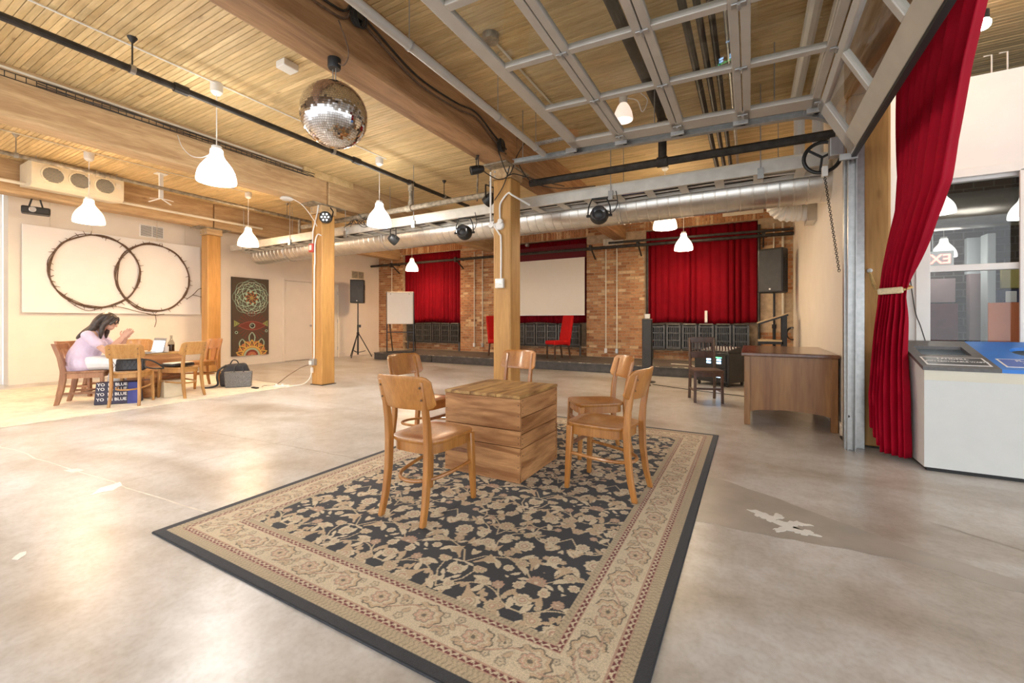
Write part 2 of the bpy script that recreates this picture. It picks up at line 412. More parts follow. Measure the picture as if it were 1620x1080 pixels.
def tag(o, label, cat, group=None):
    o['label'] = label; o['category'] = cat
    if group: o['group'] = group
    return o
def root(name, label, cat, loc=(0, 0, 0), rz=0, group=None, world=False):
    """An Empty at the thing's base; with world=True its parts are given in world coordinates."""
    o = bpy.data.objects.new(name, None); COL.objects.link(o); o.location = loc; o.rotation_euler = (0, 0, rz); o.empty_display_size = .1
    if world: OFF[o.name] = Vector(loc)
    return tag(o, label, cat, group)
def struct(o): o['kind'] = 'structure'; return o
def copy_tree(o, parent=None):
    c = o.copy(); COL.objects.link(c); c.parent = parent
    for ch in list(o.children): copy_tree(ch, c)
    return c
def place(o, loc, rz, label=None, group=None):
    o.location = loc; o.rotation_euler = (0, 0, rz)
    if label: o['label'] = label
    if group: o['group'] = group
    return o
def facing(dx, dy): return math.atan2(-dx, dy)      # local +Y turned towards (dx, dy)
def smoothpath(pts, k=6):
    P = [Vector(p) for p in pts]; out = []
    for i in range(len(P) - 1):
        p0 = P[max(i - 1, 0)]; p1 = P[i]; p2 = P[i + 1]; p3 = P[min(i + 2, len(P) - 1)]
        for j in range(k):
            t = j / k
            out.append(.5 * ((2 * p1) + (p2 - p0) * t + (2 * p0 - 5 * p1 + 4 * p2 - p3) * t * t + (3 * p1 - p0 - 3 * p2 + p3) * t ** 3))
    out.append(P[-1]); return out
def textobj(name, body, mat, parent, loc, rot, size, ext=.0006, flip=False, shear=0.0):
    cu = bpy.data.curves.new(name, 'FONT'); cu.body = body; cu.size = size; cu.align_x = 'CENTER'; cu.align_y = 'CENTER'; cu.extrude = ext; cu.resolution_u = 2; cu.shear = shear; cu.offset = size * .018
    t = bpy.data.objects.new(name + '_tmp', cu); COL.objects.link(t)
    me = bpy.data.meshes.new_from_object(t.evaluated_get(bpy.context.evaluated_depsgraph_get()))
    bpy.data.objects.remove(t)
    if flip: me.transform(Matrix.Scale(-1, 4, (1, 0, 0)))
    o = bpy.data.objects.new(name, me); COL.objects.link(o); me.materials.clear(); me.materials.append(M[mat])
    o_ = OFF.get(parent.name, Vector((0, 0, 0))) if parent else Vector((0, 0, 0))
    o.parent = parent; o.location = Vector(loc) - o_; o.rotation_euler = rot
    return o
# ================================================================== THE SETTING
XL, YB, XR, ZC, ZB = -11.6, 11.0, 0.81, 3.80, 3.25     # left wall, brick wall, right wall, ceiling boards, beam undersides
floor = struct(MB().box(-13, 7, -5, 12, -.12, 0).build('floor', 'concrete', smooth=0))
ceiling = struct(MB().box(-13, 7, -5, 12, ZC + .035, ZC + .12).build('ceiling', 'ceil_dark', smooth=0))
PITCH = .053
pl = MB(); w, h, c = PITCH - .003, .034, .0045
prof = [(-w / 2, h), (-w / 2, c), (-w / 2 + c, 0), (w / 2 - c, 0), (w / 2, c), (w / 2, h)]
pl.add([(x, y, z) for x in (0, 17.5) for y, z in prof], [(0, 1, 2, 3, 4, 5), (11, 10, 9, 8, 7, 6)] + [(i, i + 6, (i + 1) % 6 + 6, (i + 1) % 6) for i in range(6)])
plank = pl.build('plank', 'pine', ceiling, smooth=0)
y0 = .78; k = 0
while y0 + k * PITCH < YB + .02:
    o = plank if k == 0 else plank.copy()
    if k: COL.objects.link(o); o.parent = ceiling
    o.location = (-12.2 + rng.uniform(-.15, .15), y0 + k * PITCH, ZC + rng.uniform(-.002, .002))
    k += 1

# floor repairs, paint and cracks (each a thin layer of its own)
def blob(poly, z, name, mat, parent=floor, sub=3, jit=.01):
    pts = []
    n = len(poly)
    for i in range(n):
        a, b = Vector((*poly[i], 0)), Vector((*poly[(i + 1) % n], 0))
        for j in range(sub):
            p = a.lerp(b, j / sub); pts.append((p.x + rng.uniform(-jit, jit), p.y + rng.uniform(-jit, jit)))
    return MB().prism(pts, 0.0002, z).build(name, mat, parent, smooth=0)
blob([(-.50, 3.52), (-.19, 3.46), (.25, 3.19), (.66, 2.9), (1.06, 2.75), (1.6, 2.6), (2.4, 2.4), (2.4, 2.3), (1.5, 2.5), (1.0, 2.63), (.79, 2.68), (.45, 2.71), (.13, 2.67), (-.26, 2.66), (-.5, 2.68)], .0016, 'floor_patch', 'patch', sub=5, jit=.012)
blob([tuple(onZ(x, y)[:2]) for x, y in [(1181, 806), (1200, 808), (1222, 817), (1232, 812), (1238, 819), (1225, 822), (1245, 826), (1262, 824), (1286, 832), (1262, 831), (1252, 834), (1280, 840), (1300, 850), (1270, 846), (1247, 838), (1230, 842), (1224, 837), (1236, 832), (1215, 824), (1196, 815)]], .003, 'paint_spill', 'spill', sub=5, jit=.011)
for nm, mt, pts in [('chip_mark', 'spill', [(143, 784), (158, 772), (172, 768), (190, 762), (193, 768), (178, 776), (162, 778)]),
                    ('chip_mark', 'spill', [(20, 884), (32, 874), (42, 872), (40, 878), (28, 886)]),
                    ('chip_mark', 'cracklight', [(100, 744), (122, 741), (135, 744), (115, 748)])]:
    blob([tuple(onZ(x, y)[:2]) for x, y in pts], .002, nm, mt, sub=2, jit=.003)
def crack(pts, r, mat):
    P = []
    for a, b in zip(pts, pts[1:]):
        for j in range(6):
            t = j / 6; P.append((a[0] + (b[0] - a[0]) * t + rng.uniform(-.015, .015), a[1] + (b[1] - a[1]) * t + rng.uniform(-.015, .015)))
    P.append(pts[-1]); mb = MB()
    for a, b in zip(P, P[1:]):
        d = Vector((b[0] - a[0], b[1] - a[1])); n = Vector((-d.y, d.x)).normalized() * r * rng.uniform(.5, 1.3)
        mb.add([(a[0] - n.x, a[1] - n.y, .0012), (b[0] - n.x, b[1] - n.y, .0012), (b[0] + n.x, b[1] + n.y, .0012), (a[0] + n.x, a[1] + n.y, .0012)], [(0, 1, 2, 3)])
    return mb.build('floor_crack', mat, floor, smooth=0)
crack([(-6.4, 1.10), (-5.74, 1.15), (-4.22, 1.25), (-2.85, 1.35)], .005, 'cracklight')
crack([(-5.3, 2.28), (-4.95, 2.32), (-3.71, 2.44), (-2.85, 2.49)], .005, 'crack')
crack([(-3.9, 1.36), (-3.95, 2.1), (-3.82, 3.0), (-3.9, 4.2)], .003, 'crack')
crack([(.9, 3.3), (1.3, 3.05), (1.9, 2.8)], .004, 'crack')

# ---- left wall with canvas, doors and baseboard
struct(MB().box(XL - .3, XL, 2.27, 7.46, 0, ZC).box(XL - .3, XL, 9.27, YB + .4, 0, ZC).box(XL - .3, XL, 7.46, 9.27, 2.33, ZC).box(XL - .3, XL - .07, 7.4, 9.3, 0, 2.4).build('wall_left', 'cream', smooth=0))
struct(MB().box(-12.4, -11.95, -5, 2.27, 0, ZC).build('wall_left_entry', 'white_wall', smooth=0))
struct(MB().box(XL, XL + .018, 2.27, 7.40, 0, .13).box(XL, XL + .018, 9.33, YB, 0, .13).build('baseboard_left', 'cream', smooth=0, bevel=.004))
struct(MB().box(XL, XL + .02, 7.41, 7.47, 0, 2.34).box(XL, XL + .02, 9.26, 9.32, 0, 2.34).box(XL, XL + .02, 7.41, 9.32, 2.32, 2.38).build('trim_1', 'cream', smooth=0, bevel=.004))
for i, (a, b) in enumerate([(7.475, 8.355), (8.365, 9.255)]):
    d = struct(MB().box(XL - .05, XL - .008, a, b, .012, 2.31).build('door_%d' % (i + 1), 'cream', smooth=0, bevel=.003))
    hy = a if i == 0 else b
    for z in (.28, 1.15, 2.05):
        MB().tube([(XL - .002, hy, z - .055), (XL - .002, hy, z + .055)], .010, 8).build('hinge', 'steel', d)
    ky = b - .07 if i == 0 else a + .07
    MB().lathe([(.028, 0), (.028, .008), (.012, .012), (.012, .035), (.027, .045), (.03, .06), (.02, .072), (0, .074)], 16, (XL - .008, ky, 1.02), 0).build('door_knob', 'steel', d)
# entry door past the corner: frame edge and push bar
d3 = struct(MB().box(-11.95, -11.90, 1.0, 2.0, .02, 2.1).build('door_3', 'hallgrey', smooth=0))
MB().box(-11.93, -11.87, .93, 1.0, 0, 2.18).box(-11.93, -11.87, 2.0, 2.07, 0, 2.18).box(-11.93, -11.87, .93, 2.07, 2.1, 2.18).build('door_frame', 'white', d3, smooth=0, bevel=.004)
MB().box(-11.90, -11.893, 1.1, 1.9, .35, 1.95).build('door_glass', 'glass', d3, smooth=0)
MB().tube([(-11.86, 1.05, 1.03), (-11.86, 1.95, 1.03)], .018).build('push_bar', 'steel', d3)

# ---- right wall and timber jamb column
struct(MB().box(XR, 1.06, 5.28, YB + .4, 0, ZC).build('wall_right', 'cream', smooth=0))
struct(MB().box(XR - .015, XR, 5.3, YB, 0, .12).build('baseboard_right', 'cream', smooth=0, bevel=.004))

# ---- brick back wall: mortar bed with openings, bricks as pieces of their own
OPEN = [(-10.46, -8.02), (-6.05, -3.85), (-2.30, .15)]
bw = MB()
xs = [XL] + [v for o in OPEN for v in o] + [XR + .02]
for a, b in zip(xs[0::2], xs[1::2]): bw.box(a, b, YB + .012, YB + .40, 0, ZC + .03)
for a, b in OPEN: bw.box(a, b, YB + .012, YB + .4, 3.42, ZC + .03); bw.box(a, b, YB + .27, YB + .4, 0, 3.42)
wall_back = struct(bw.build('wall_back', 'mortar', smooth=0))
BL, BH, J = .205, .066, .011
def courses(x0, x1, z0, z1, y):
    out = []; z = z0; r = 0
    while z + BH <= z1 + .03:
        x = x0 - (BL + J) * (.5 if r % 2 else 0) - rng.uniform(0, .03)
        while x < x1:
            a, b = max(x, x0), min(x + BL, x1)
            if b - a > .04: out.append(((a + b) / 2, y, z + BH / 2, b - a))
            x += BL + J
        z += BH + J; r += 1
    return out
nb = 0
bm_ = MB(); e = .004; L, D, Hh = BL / 2, .03, BH / 2
bm_.add([(-L, 0, -Hh), (L, 0, -Hh), (L, 0, Hh), (-L, 0, Hh), (-L + e, -D / 2, -Hh + e), (L - e, -D / 2, -Hh + e), (L - e, -D / 2, Hh - e), (-L + e, -D / 2, Hh - e)],
        [(4, 5, 6, 7), (0, 1, 5, 4), (1, 2, 6, 5), (2, 3, 7, 6), (3, 0, 4, 7)])
brick0 = bm_.build('brick', 'brick', wall_back, smooth=0)
single = [b for b in courses(-3.85, -2.32, .22, 3.24, YB + .014)] + [b for b in courses(.15, .80, .9, 1.75, YB + .014)]
single = single[:298]
for i, (x, y, z, l) in enumerate(single):
    o = brick0 if i == 0 else brick0.copy()
    if i: COL.objects.link(o); o.parent = wall_back
    o.location = (x, y + rng.uniform(0, .005), z); o.scale = (l / BL, 1, 1)
rest = MB()
def mass(lst):
    for x, y, z, l in lst:
        dy = rng.uniform(0, .005)
        rest.add([(x + vx * l / BL, y + dy + vy, z + vz) for vx, vy, vz in bm_.v], bm_.f)
done = set((round(b[0], 3), round(b[2], 3)) for b in single)
mass(courses(XL, -10.46, .22, 3.4, YB + .014)); mass(courses(-8.02, -6.05, .22, 3.4, YB + .014))
mass([b for b in courses(.15, .80, .22, 3.24, YB + .014) if not (.89 < b[2] - BH / 2 < 1.72)])
mass(courses(XL, XR, 3.44, ZC, YB + .014))
for a, b in OPEN:
    mass(courses(a, b, .22, .47, YB + .27))
    x = a
    while x < b: rest.add([(x + .035 + vz * .9, YB + .008 + vy, 3.53 + vx) for vx, vy, vz in bm_.v], bm_.f); x += .078
ro = rest.build('brick_mass', 'brickstuff', wall_back, smooth=0); ro['kind'] = 'stuff'
# niche reveals
struct(MB().box(OPEN[0][0], OPEN[0][1], YB + .014, YB + .268, 0, .20).box(OPEN[1][0], OPEN[1][1], YB + .014, YB + .268, 0, .20).box(OPEN[2][0], OPEN[2][1], YB + .014, YB + .268, 0, .20).build('trim_4', 'mortar', smooth=0))
struct(MB().box(OPEN[0][0] - .002, OPEN[0][1], YB + .05, YB + .3, .42, .47).box(OPEN[1][0], OPEN[1][1], YB + .05, YB + .3, .42, .47).box(OPEN[2][0], OPEN[2][1], YB + .05, YB + .3, .42, .47).build('trim_2', 'mortar', smooth=0))

# ---- hall on the far side of the roll-up door: partition with window
YH = 5.10
hw = MB().box(1.07, 1.37, YH, YH + .14, 0, 3.24).box(1.37, 4.6, YH, YH + .14, 2.40, 3.24).box(1.37, 4.6, YH, YH + .14, 0, .93).box(2.02, 2.10, YH, YH + .14, .9, 2.42).box(2.72, 4.6, YH, YH + .14, .9, 2.42)
struct(hw.build('wall_hall', 'white_wall', smooth=0))
struct(MB().box(1.29, 2.8, YH - .02, YH, 2.385, 2.46).box(1.29, 1.385, YH - .02, YH, .93, 2.40).box(1.93, 2.15, YH - .02, YH, .93, 2.40).build('trim_3', 'white', smooth=0, bevel=.004))
for i, (a, b) in enumerate([(1.37, 2.02), (2.10, 2.72)]):
    w_ = struct(MB().box(a, a + .03, YH + .03, YH + .09, .93, 2.40).box(b - .03, b, YH + .03, YH + .09, .93, 2.40).box(a, b, YH + .03, YH + .09, .93, .97).box(a, b, YH + .03, YH + .09, 2.36, 2.40).box(a, b, YH + .02, YH + .09, 1.585, 1.64).build('window_%d' % (i + 1), 'white', smooth=0, bevel=.004))
    for z0, z1 in ((.97, 1.585), (1.64, 2.36)): MB().box(a + .03, b - .03, YH + .055, YH + .061, z0, z1).build('pane', 'glass', w_, smooth=0)
# virtual room modelled behind the hall window, standing in for its reflection
struct(MB().box(1.06, 5.2, 9.0, 9.1, 0, 3.3).build('wall_hall_far', 'hallbrick', smooth=0))
struct(MB().box(1.06, 5.2, YH + .14, 9.0, 3.24, 3.3).build('ceiling_hall', 'hallgrey', smooth=0))
struct(MB().box(4.6, 4.7, YH, 9.1, 0, 3.3).build('wall_hall_light_block', 'hallgrey', smooth=0))  # added out of view, closes the virtual room to keep it dark
# ================================================================== TIMBERS
COLX = [1.07, -2.81, -6.69, -10.57]; CS = .28
clabel = ['orange timber column beside the roll-up door jamb, half behind the red drape', 'timber column with white thermostat and round white bell', 'timber column with red fire alarm box and white power outlet', 'timber column at the edge of the hanging white canvas']
for i, xr in enumerate(COLX):
    t = root('timber_column', clabel[i], 'column', (xr - CS / 2, 5 + CS / 2, 0), 0, 'timber columns', world=True)
    MB().box(xr - CS, xr + (0 if i else .035), 5, 5 + CS if i else 5.095, 0, ZB - .16 if i else ZB).build('post', 'column', t, smooth=0, bevel=.022)
    if i:
        MB().box(xr - CS - .02, xr + .02, 4.98, 5 + CS + .02, ZB - .16, ZB - .02).build('bolster', 'beam', t, smooth=0, bevel=.01)
        MB().box(xr - CS - .04, xr + .04, 4.80, 5.48, ZB - .022, ZB).build('cap_plate', 'rustpipe', t, smooth=0, bevel=.004)
        for dx in (-.10, .10):
            for z in (ZB - .12, ZB - .06): MB().lathe([(.014, 0), (.014, .012), (0, .014)], 8, (xr - CS / 2 + dx, 4.975, z), 1).build('bolt', 'steel', t)
    MB().box(xr - CS - .015, xr + .015, 4.985, 5 + CS + .015, 0, .012).build('base_plate', 'iron', t, smooth=0)
blabel = ['timber ceiling beam above the hall partition', 'brown timber ceiling beam that carries the mirror ball', 'pale timber ceiling beam with a wire ladder tray along its top', 'timber ceiling beam behind the beige air unit']
for i, xr in enumerate(COLX):
    xm = xr - CS / 2; wdt = .34 if i == 1 else .30
    b = MB().box(xm - wdt / 2, xm + wdt / 2, -5, 5.12, ZB, ZC + .02).build('timber_beam', 'beam_brown_shaded' if i == 1 else 'beam', smooth=0, bevel=.03)
    tag(b, blabel[i], 'beam', 'ceiling beams')
    if i == 0: continue
    b = MB().box(xm - wdt / 2, xm + wdt / 2, 5.135, YB, ZB, ZC + .02).build('timber_beam', 'beam_brown_shaded' if i == 1 else 'beam', smooth=0, bevel=.03)
    tag(b, ['', 'timber ceiling beam running from the thermostat column to the brick wall', 'timber ceiling beam running from the fire alarm column to the brick wall', 'timber ceiling beam running along the cream wall past the mural'][i], 'beam', 'ceiling beams')
    if i in (1, 2):
        c = MB().box(xm + wdt / 2, xm + wdt / 2 + .04, 4.62, 5.65, ZC - .13, ZC - .002).build('splice_board', 'pine', smooth=0, bevel=.004)
        tag(c, ['', 'pale splice board on the beam over the thermostat column', 'pale splice board on the beam over the fire alarm column'][i], 'board')

# ================================================================== STAGE
seamx = onY(682, 570, 9.3).x
for a, b, lab in [(-10.02, seamx - .012, 'low black stage platform carrying the flip chart, short left module'), (seamx + .012, .78, 'low black stage platform carrying the red chairs, long module')]:
    t = root('stage_platform', lab, 'stage', ((a + b) / 2, 9.3, 0), 0, 'stage platforms', world=True)
    MB().box(a, b, 9.32, YB + .008, 0.0, .175).build('fascia', 'stage', t, smooth=0, bevel=.004)
    MB().box(a, b, 9.30, YB + .008, .175, .205).build('deck', 'stagetop', t, smooth=0, bevel=.006)
    mb = MB()
    x = a
    while x < b - .1:
        l = rng.uniform(.03, .16); mb.box(x, min(b, x + l), 9.296, 9.301, .196 - rng.uniform(0, .006), .2055); x += l + rng.uniform(.02, .35)
    e_ = mb.build('scuffed_edge', 'scuff', t, smooth=0); e_['kind'] = 'stuff'

# ---- curtains in the three windows, with radiators below
def drape(name, label, x0, x1, z0, z1, y, folds, amp, mat, seed, flare=0.0, cat='curtain', group='red stage curtains'):
    q = random.Random(seed); ph = [q.uniform(0, 6.28) for _ in range(5)]; n = folds * 9
    def fn(u, v):
        x = x0 + (x1 - x0) * u; z = z1 + (z0 - z1) * v
        a = amp * (.55 + .45 * math.sin(u * 9 + ph[0]) * math.sin(u * 23 + ph[1])) * (.75 + .35 * v)
        uu = u * folds + .22 * math.sin(u * 17 + ph[2]) + .05 * v * math.sin(u * 31 + ph[3])
        return (x + .008 * math.sin(uu * 12.56), y + a * (math.sin(uu * 6.283) + .3 * math.sin(uu * 12.57 + ph[4])), z + flare * v * math.sin(u * 8 + ph[3]) * .02)
    o = MB().sheet(fn, n, 14).build(name, mat, smooth=80, thick=.006)
    return tag(o, label, cat, group)
drape('stage_curtain', 'red velvet curtain behind the flip chart', -10.45, -8.03, 1.105, 3.42, YB + .10, 17, .035, 'velvet', 3, 1)
drape('stage_curtain', 'red velvet curtain in the window beside the loudspeaker on the stage by the beige wall', -2.29, .14, 1.105, 3.41, YB + .10, 15, .038, 'velvet', 5, 1)
drape('stage_curtain', 'dark red curtain mostly hidden behind the white projection screen', -6.04, -3.86, 1.105, 3.40, YB + .12, 17, .03, 'velvet', 9, 1)
def radiator(x0, x1, label):
    n = 6; w_ = (x1 - x0) / n; zb, zt = .47, 1.07
    t = root('radiator', label, 'radiator', ((x0 + x1) / 2, YB + .02, zb - .26), 0, 'cast iron radiators', world=True)
    sec = MB(); ww = w_ - .03
    for xx in (0.0, ww - .045): sec.box(xx, xx + .045, 0, .10, .02, .58)
    for zz in (.03, .20, .38, .53): sec.box(.02, ww - .02, .01, .08, zz, zz + .028)
    for j in range(1, 6): xx = .045 + (ww - .09) * j / 6; sec.box(xx - .008, xx + .008, .0, .05, .04, .55)
    sec.tube([(.02, .05, .60), (ww - .02, .05, .60)], .028, 8).tube([(.0, .05, .0), (ww, .05, .0)], .03, 8)
    sec.v = [(a + x0 + .01, b + YB - .04, c + zb) for a, b, c in sec.v]
    s0 = sec.build('section', 'radiator', t, smooth=30)
    for k in range(1, n):
        s = s0.copy(); COL.objects.link(s); s.parent = t; s.location = (k * w_, 0, 0)
    MB().box(x0 + .02, x1 - .02, YB + .075, YB + .09, zb, zt).build('gap_shade_plate', 'black', t, smooth=0)  # added black sheet, stands in for the shade between the bars
    for xx in (x0 + .03, x1 - .03): MB().tube([(xx, YB + .01, .205), (xx, YB + .01, zb + .02)], .03, 8).build('foot', 'radiator', t)
    return t
radiator(-10.25, -8.04, 'black cast iron radiator under the curtain behind the flip chart')
radiator(-6.03, -4.0, 'black cast iron radiator under the projection screen')
radiator(-2.17, .0, 'black cast iron radiator under the curtain beside the beige wall')

# ---- projection screen
t = root('projection_screen', 'white projection screen hanging between the brick piers', 'screen', (-4.95, YB - .08, 1.31), world=True)
MB().box(-6.02, -3.87, YB - .085, YB - .078, 1.33, 2.87).build('screen_cloth', 'screen', t, smooth=0)
MB().box(-6.02, -3.87, YB - .095, YB - .068, 1.31, 1.335).build('bottom_bar', 'white', t, smooth=0, bevel=.004)
v = MB().box(-6.03, -3.86, YB - .065, YB + .02, 2.86, 3.24).build('screen_border', 'darkvelvet', t, smooth=0)
# ---- pipe rail in front of the curtains with brackets
t = root('curtain_rail_pipe', 'dark iron pipe rail running along the brick wall above the curtains', 'pipe', (-5.4, 10.6, 3.02), world=True)
MB().tube([(-11.55, 10.6, 3.06), (-5.0, 10.6, 3.03), (.79, 10.6, 2.98)], .038, 10).build('pipe', 'iron', t)
for x in (-10.6, -7.9, -6.2, -3.6, -2.4, .25):
    MB().box(x - .02, x + .02, 10.6, YB, 3.05, 3.09).bar((x, YB, 2.80), (x, 10.62, 3.05), .03, .03).box(x - .03, x + .03, 10.55, 10.65, 2.97, 3.11).build('bracket', 'iron', t, smooth=0)
t2 = MB().tube([(-3.1, 10.52, 3.11), (.78, 10.52, 3.06)], .03, 10).build('curtain_rail_pipe', 'iron')
tag(t2, 'second shorter iron pipe beside the rail over the brick wall', 'pipe')
# conduits on the brick piers
for i, (x, zb, lab) in enumerate([(-10.95, .9, 'thin grey conduit on the brick beside the flip chart'), (-7.47, .46, 'cream conduit running down the brick to a white outlet, beside the hidden red chair'), (-7.17, .46, 'second cream conduit on the same brick pier, nearer the timber column'), (-3.31, .42, 'cream conduit running down to a white outlet on the wide brick pier'), (-3.02, .42, 'cream conduit running down to a grey outlet on the wide brick pier'), (.45, .5, 'thin cream conduit on the brick behind the loudspeaker'), (.62, .3, 'thick cream conduit on the brick next to the beige wall')]):
    t = root('conduit', lab, 'conduit', (x, YB - .03, zb), 0, 'conduits on the brick wall', world=True)
    MB().tube([(x, YB - .02, zb), (x, YB - .02, 3.3)], .017 if i != 6 else .024, 8).build('pipe', 'raceway', t)
    if i in (1, 2, 3, 4): MB().box(x - .035, x + .035, YB - .05, YB + .002, zb - .1, zb + .02).build('outlet_box', 'plastic' if i % 2 else 'steel', t, smooth=0, bevel=.005)
    for z in (1.1, 2.2): MB().box(x - .03, x + .03, YB - .035, YB + .002, z - .012, z + .012).build('clip', 'raceway', t, smooth=0)
x = -2.24
t = root('standpipe', 'dark vertical pipe at the edge of the wide brick pier with a white box', 'pipe', (x, YB - .05, .2), world=True)
MB().tube([(x, YB - .05, .205), (x, YB - .05, 3.1)], .025, 8).build('pipe', 'iron', t)
MB().box(x - .06, x + .06, YB - .09, YB - .02, 1.22, 1.33).build('switch_box', 'plastic', t, smooth=0, bevel=.005)
t = MB().tube([(.17, YB - .05, .205), (.17, YB - .05, 3.3)], .028, 8).build('standpipe', 'iron'); tag(t, 'dark vertical pipe between the red curtain and the loudspeaker', 'pipe')

# ---- flip chart easel
ex, ey = -9.28, 9.66; er = facing(.4876 * 1, -.873)
t = root('flip_chart', 'white paper flip chart on a black easel on the stage', 'easel', (ex, ey, .205), er)
MB().box(-.40, .40, -.0, .03, .86, 1.84).build('board', 'raceway', t, smooth=0, bevel=.006)
MB().box(-.375, .375, .03, .042, .87, 1.80).build('paper_pad', 'paper', t, smooth=0)
for x in (-.28, .28): MB().lathe([(.012, 0), (.012, .012), (0, .014)], 10, (x, .042, 1.77), 1).build('pad_knob', 'black', t)
MB().box(-.42, -.39, -.012, .02, 0, 1.84).build('leg', 'blackmetal', t, smooth=0); MB().box(.39, .42, -.012, .02, 0, 1.84).build('leg', 'blackmetal', t, smooth=0)
MB().bar((-.40, -.02, 1.5), (-.36, -.45, .014), .025, .025).build('leg', 'blackmetal', t, smooth=0); MB().bar((.40, -.02, 1.5), (.36, -.45, .014), .025, .025).build('leg', 'blackmetal', t, smooth=0)
MB().box(-.42, .42, -.008, .018, .60, .63).build('crossbar', 'blackmetal', t, smooth=0); MB().box(-.42, .42, -.008, .018, .0, .03).build('crossbar', 'blackmetal', t, smooth=0)

# ---- loudspeakers
def speaker_box(mb, w, d, h):
    p = [(-w / 2, d / 2), (w / 2, d / 2), (w / 2, -d * .12), (w * .32, -d / 2), (-w * .32, -d / 2), (-w / 2, -d * .12)]
    return mb.prism(p, 0, h)
def loudspeaker(loc, rz, w, d, h, label):
    t = root('loudspeaker', label, 'speaker', loc, rz, 'loudspeakers on stands')
    speaker_box(MB(), w, d, h).build('cabinet', 'blackmetal', t, smooth=0, bevel=.015)
    MB().box(-w / 2 + .02, w / 2 - .02, d / 2 - .004, d / 2 + .012, .025, h - .025).build('grille', 'grille', t, smooth=0, bevel=.008)
    MB().lathe([(.018, 0), (.018, .004), (0, .005)], 16, (-.0, d / 2 + .012, .07), 1).build('badge', 'plastic', t)
    for s in (-1, 1):
        x = s * w / 2
        MB().box(x - .012, x + .012, .0, .09, h * .55, h * .78).build('handle', 'black', t, smooth=0, bevel=.006)
    return t
def tripod(loc, h, spread, label, rot=.3):
    t = root('speaker_stand', label, 'stand', loc, rot, 'speaker stands')
    MB().tube([(0, 0, .08), (0, 0, h)], .018, 10).build('pole', 'black', t)
    MB().tube([(0, 0, .08), (0, 0, h * .6)], .026, 10).build('lower_tube', 'black', t)
    MB().tube([(0, 0, h * .40), (0, 0, h * .46)], .04, 10).build('collar', 'black', t); MB().box(.03, .09, -.012, .012, h * .55, h * .6).build('clamp_knob', 'black', t, smooth=0)
    for k in range(3):
        a = k * 2.0944; c, s = math.cos(a), math.sin(a)
        l = MB().tube([(c * .03, s * .03, h * .43), (c * spread, s * spread, .018)], .014, 8).build('leg', 'black', t)
        MB().ball((c * spread, s * spread, .018), .018, 8, 6).build('rubber_foot', 'black', l)
        MB().bar((c * .02, s * .02, .15), (c * spread * .55, s * spread * .55, .20), .012, .02).build('brace', 'black', t, smooth=0)
    return t
tripod((-11.0, 9.55, 0), 1.73, .42, 'black tripod stand on the floor beside the stage, below the speaker at the cream wall', .9)
loudspeaker((-11.0, 9.55, 1.73), facing(.62, -.78), .42, .36, .74, 'black loudspeaker on a tall tripod in front of the cream wall')
t = root('speaker_stand', 'black pole stand on the stage behind the lectern', 'stand', (.42, 10.1, .205), 0, 'speaker stands')
MB().tube([(0, 0, .02), (0, 0, 1.52)], .020, 10).build('pole', 'black', t); MB().tube([(0, 0, .02), (0, 0, .85)], .028, 10).build('lower_tube', 'black', t)
MB().lathe([(.2, 0), (.2, .012), (.03, .03)], 24).build('base', 'black', t); MB().tube([(0, 0, .80), (0, 0, .88)], .04, 10).build('collar', 'black', t)
loudspeaker((.42, 10.1, 1.72), facing(-.42, -1), .46, .40, .88, 'black loudspeaker on a pole above the lectern, beside the red curtain')

# ---- lectern seen from the side
t = root('lectern', 'black metal lectern with pale slanted wooden top on the stage', 'lectern', (.38, 9.66, .205))
MB().bar((-.27, 0, .91), (.26, 0, 1.10), .42, .022, (0, 0, 1)).build('slanted_top', 'lightwood', t, smooth=0, bevel=.003)
MB().bar((-.22, 0, .898), (.24, 0, 1.065), .36, .03, (0, 0, 1)).build('top_frame', 'blackmetal', t, smooth=0)
for y in (-.18, .18): MB().box(.14, .22, y - .02, y + .02, 0, 1.06).build('upright', 'blackmetal', t, smooth=0)
for y in (-.18, .18): MB().box(-.24, -.20, y - .02, y + .02, 0, .50).build('upright', 'blackmetal', t, smooth=0)
MB().box(-.25, .14, -.2, .2, .56, .585).build('shelf', 'lightwood', t, smooth=0, bevel=.003); MB().box(-.25, .16, -.2, .2, .51, .56).build('shelf_frame', 'blackmetal', t, smooth=0)
# ---- slim black column speaker in front of the stage
cs = onZ(1024, 604); t = root('column_speaker', 'slim black column standing in front of the stage beside the wide brick pier', 'speaker', (cs.x, cs.y, 0), facing(.2, -1))
MB().lathe([(.15, 0), (.15, .012), (.03, .03), (.02, .06), (.02, .28)], 24).build('base', 'blackmetal', t)
MB().box(-.095, .095, -.09, .09, .22, 1.20).build('cabinet', 'black', t, smooth=0, bevel=.025)
MB().box(-.07, .07, .09, .1, .27, 1.15).build('grille', 'grille', t, smooth=0, bevel=.01)

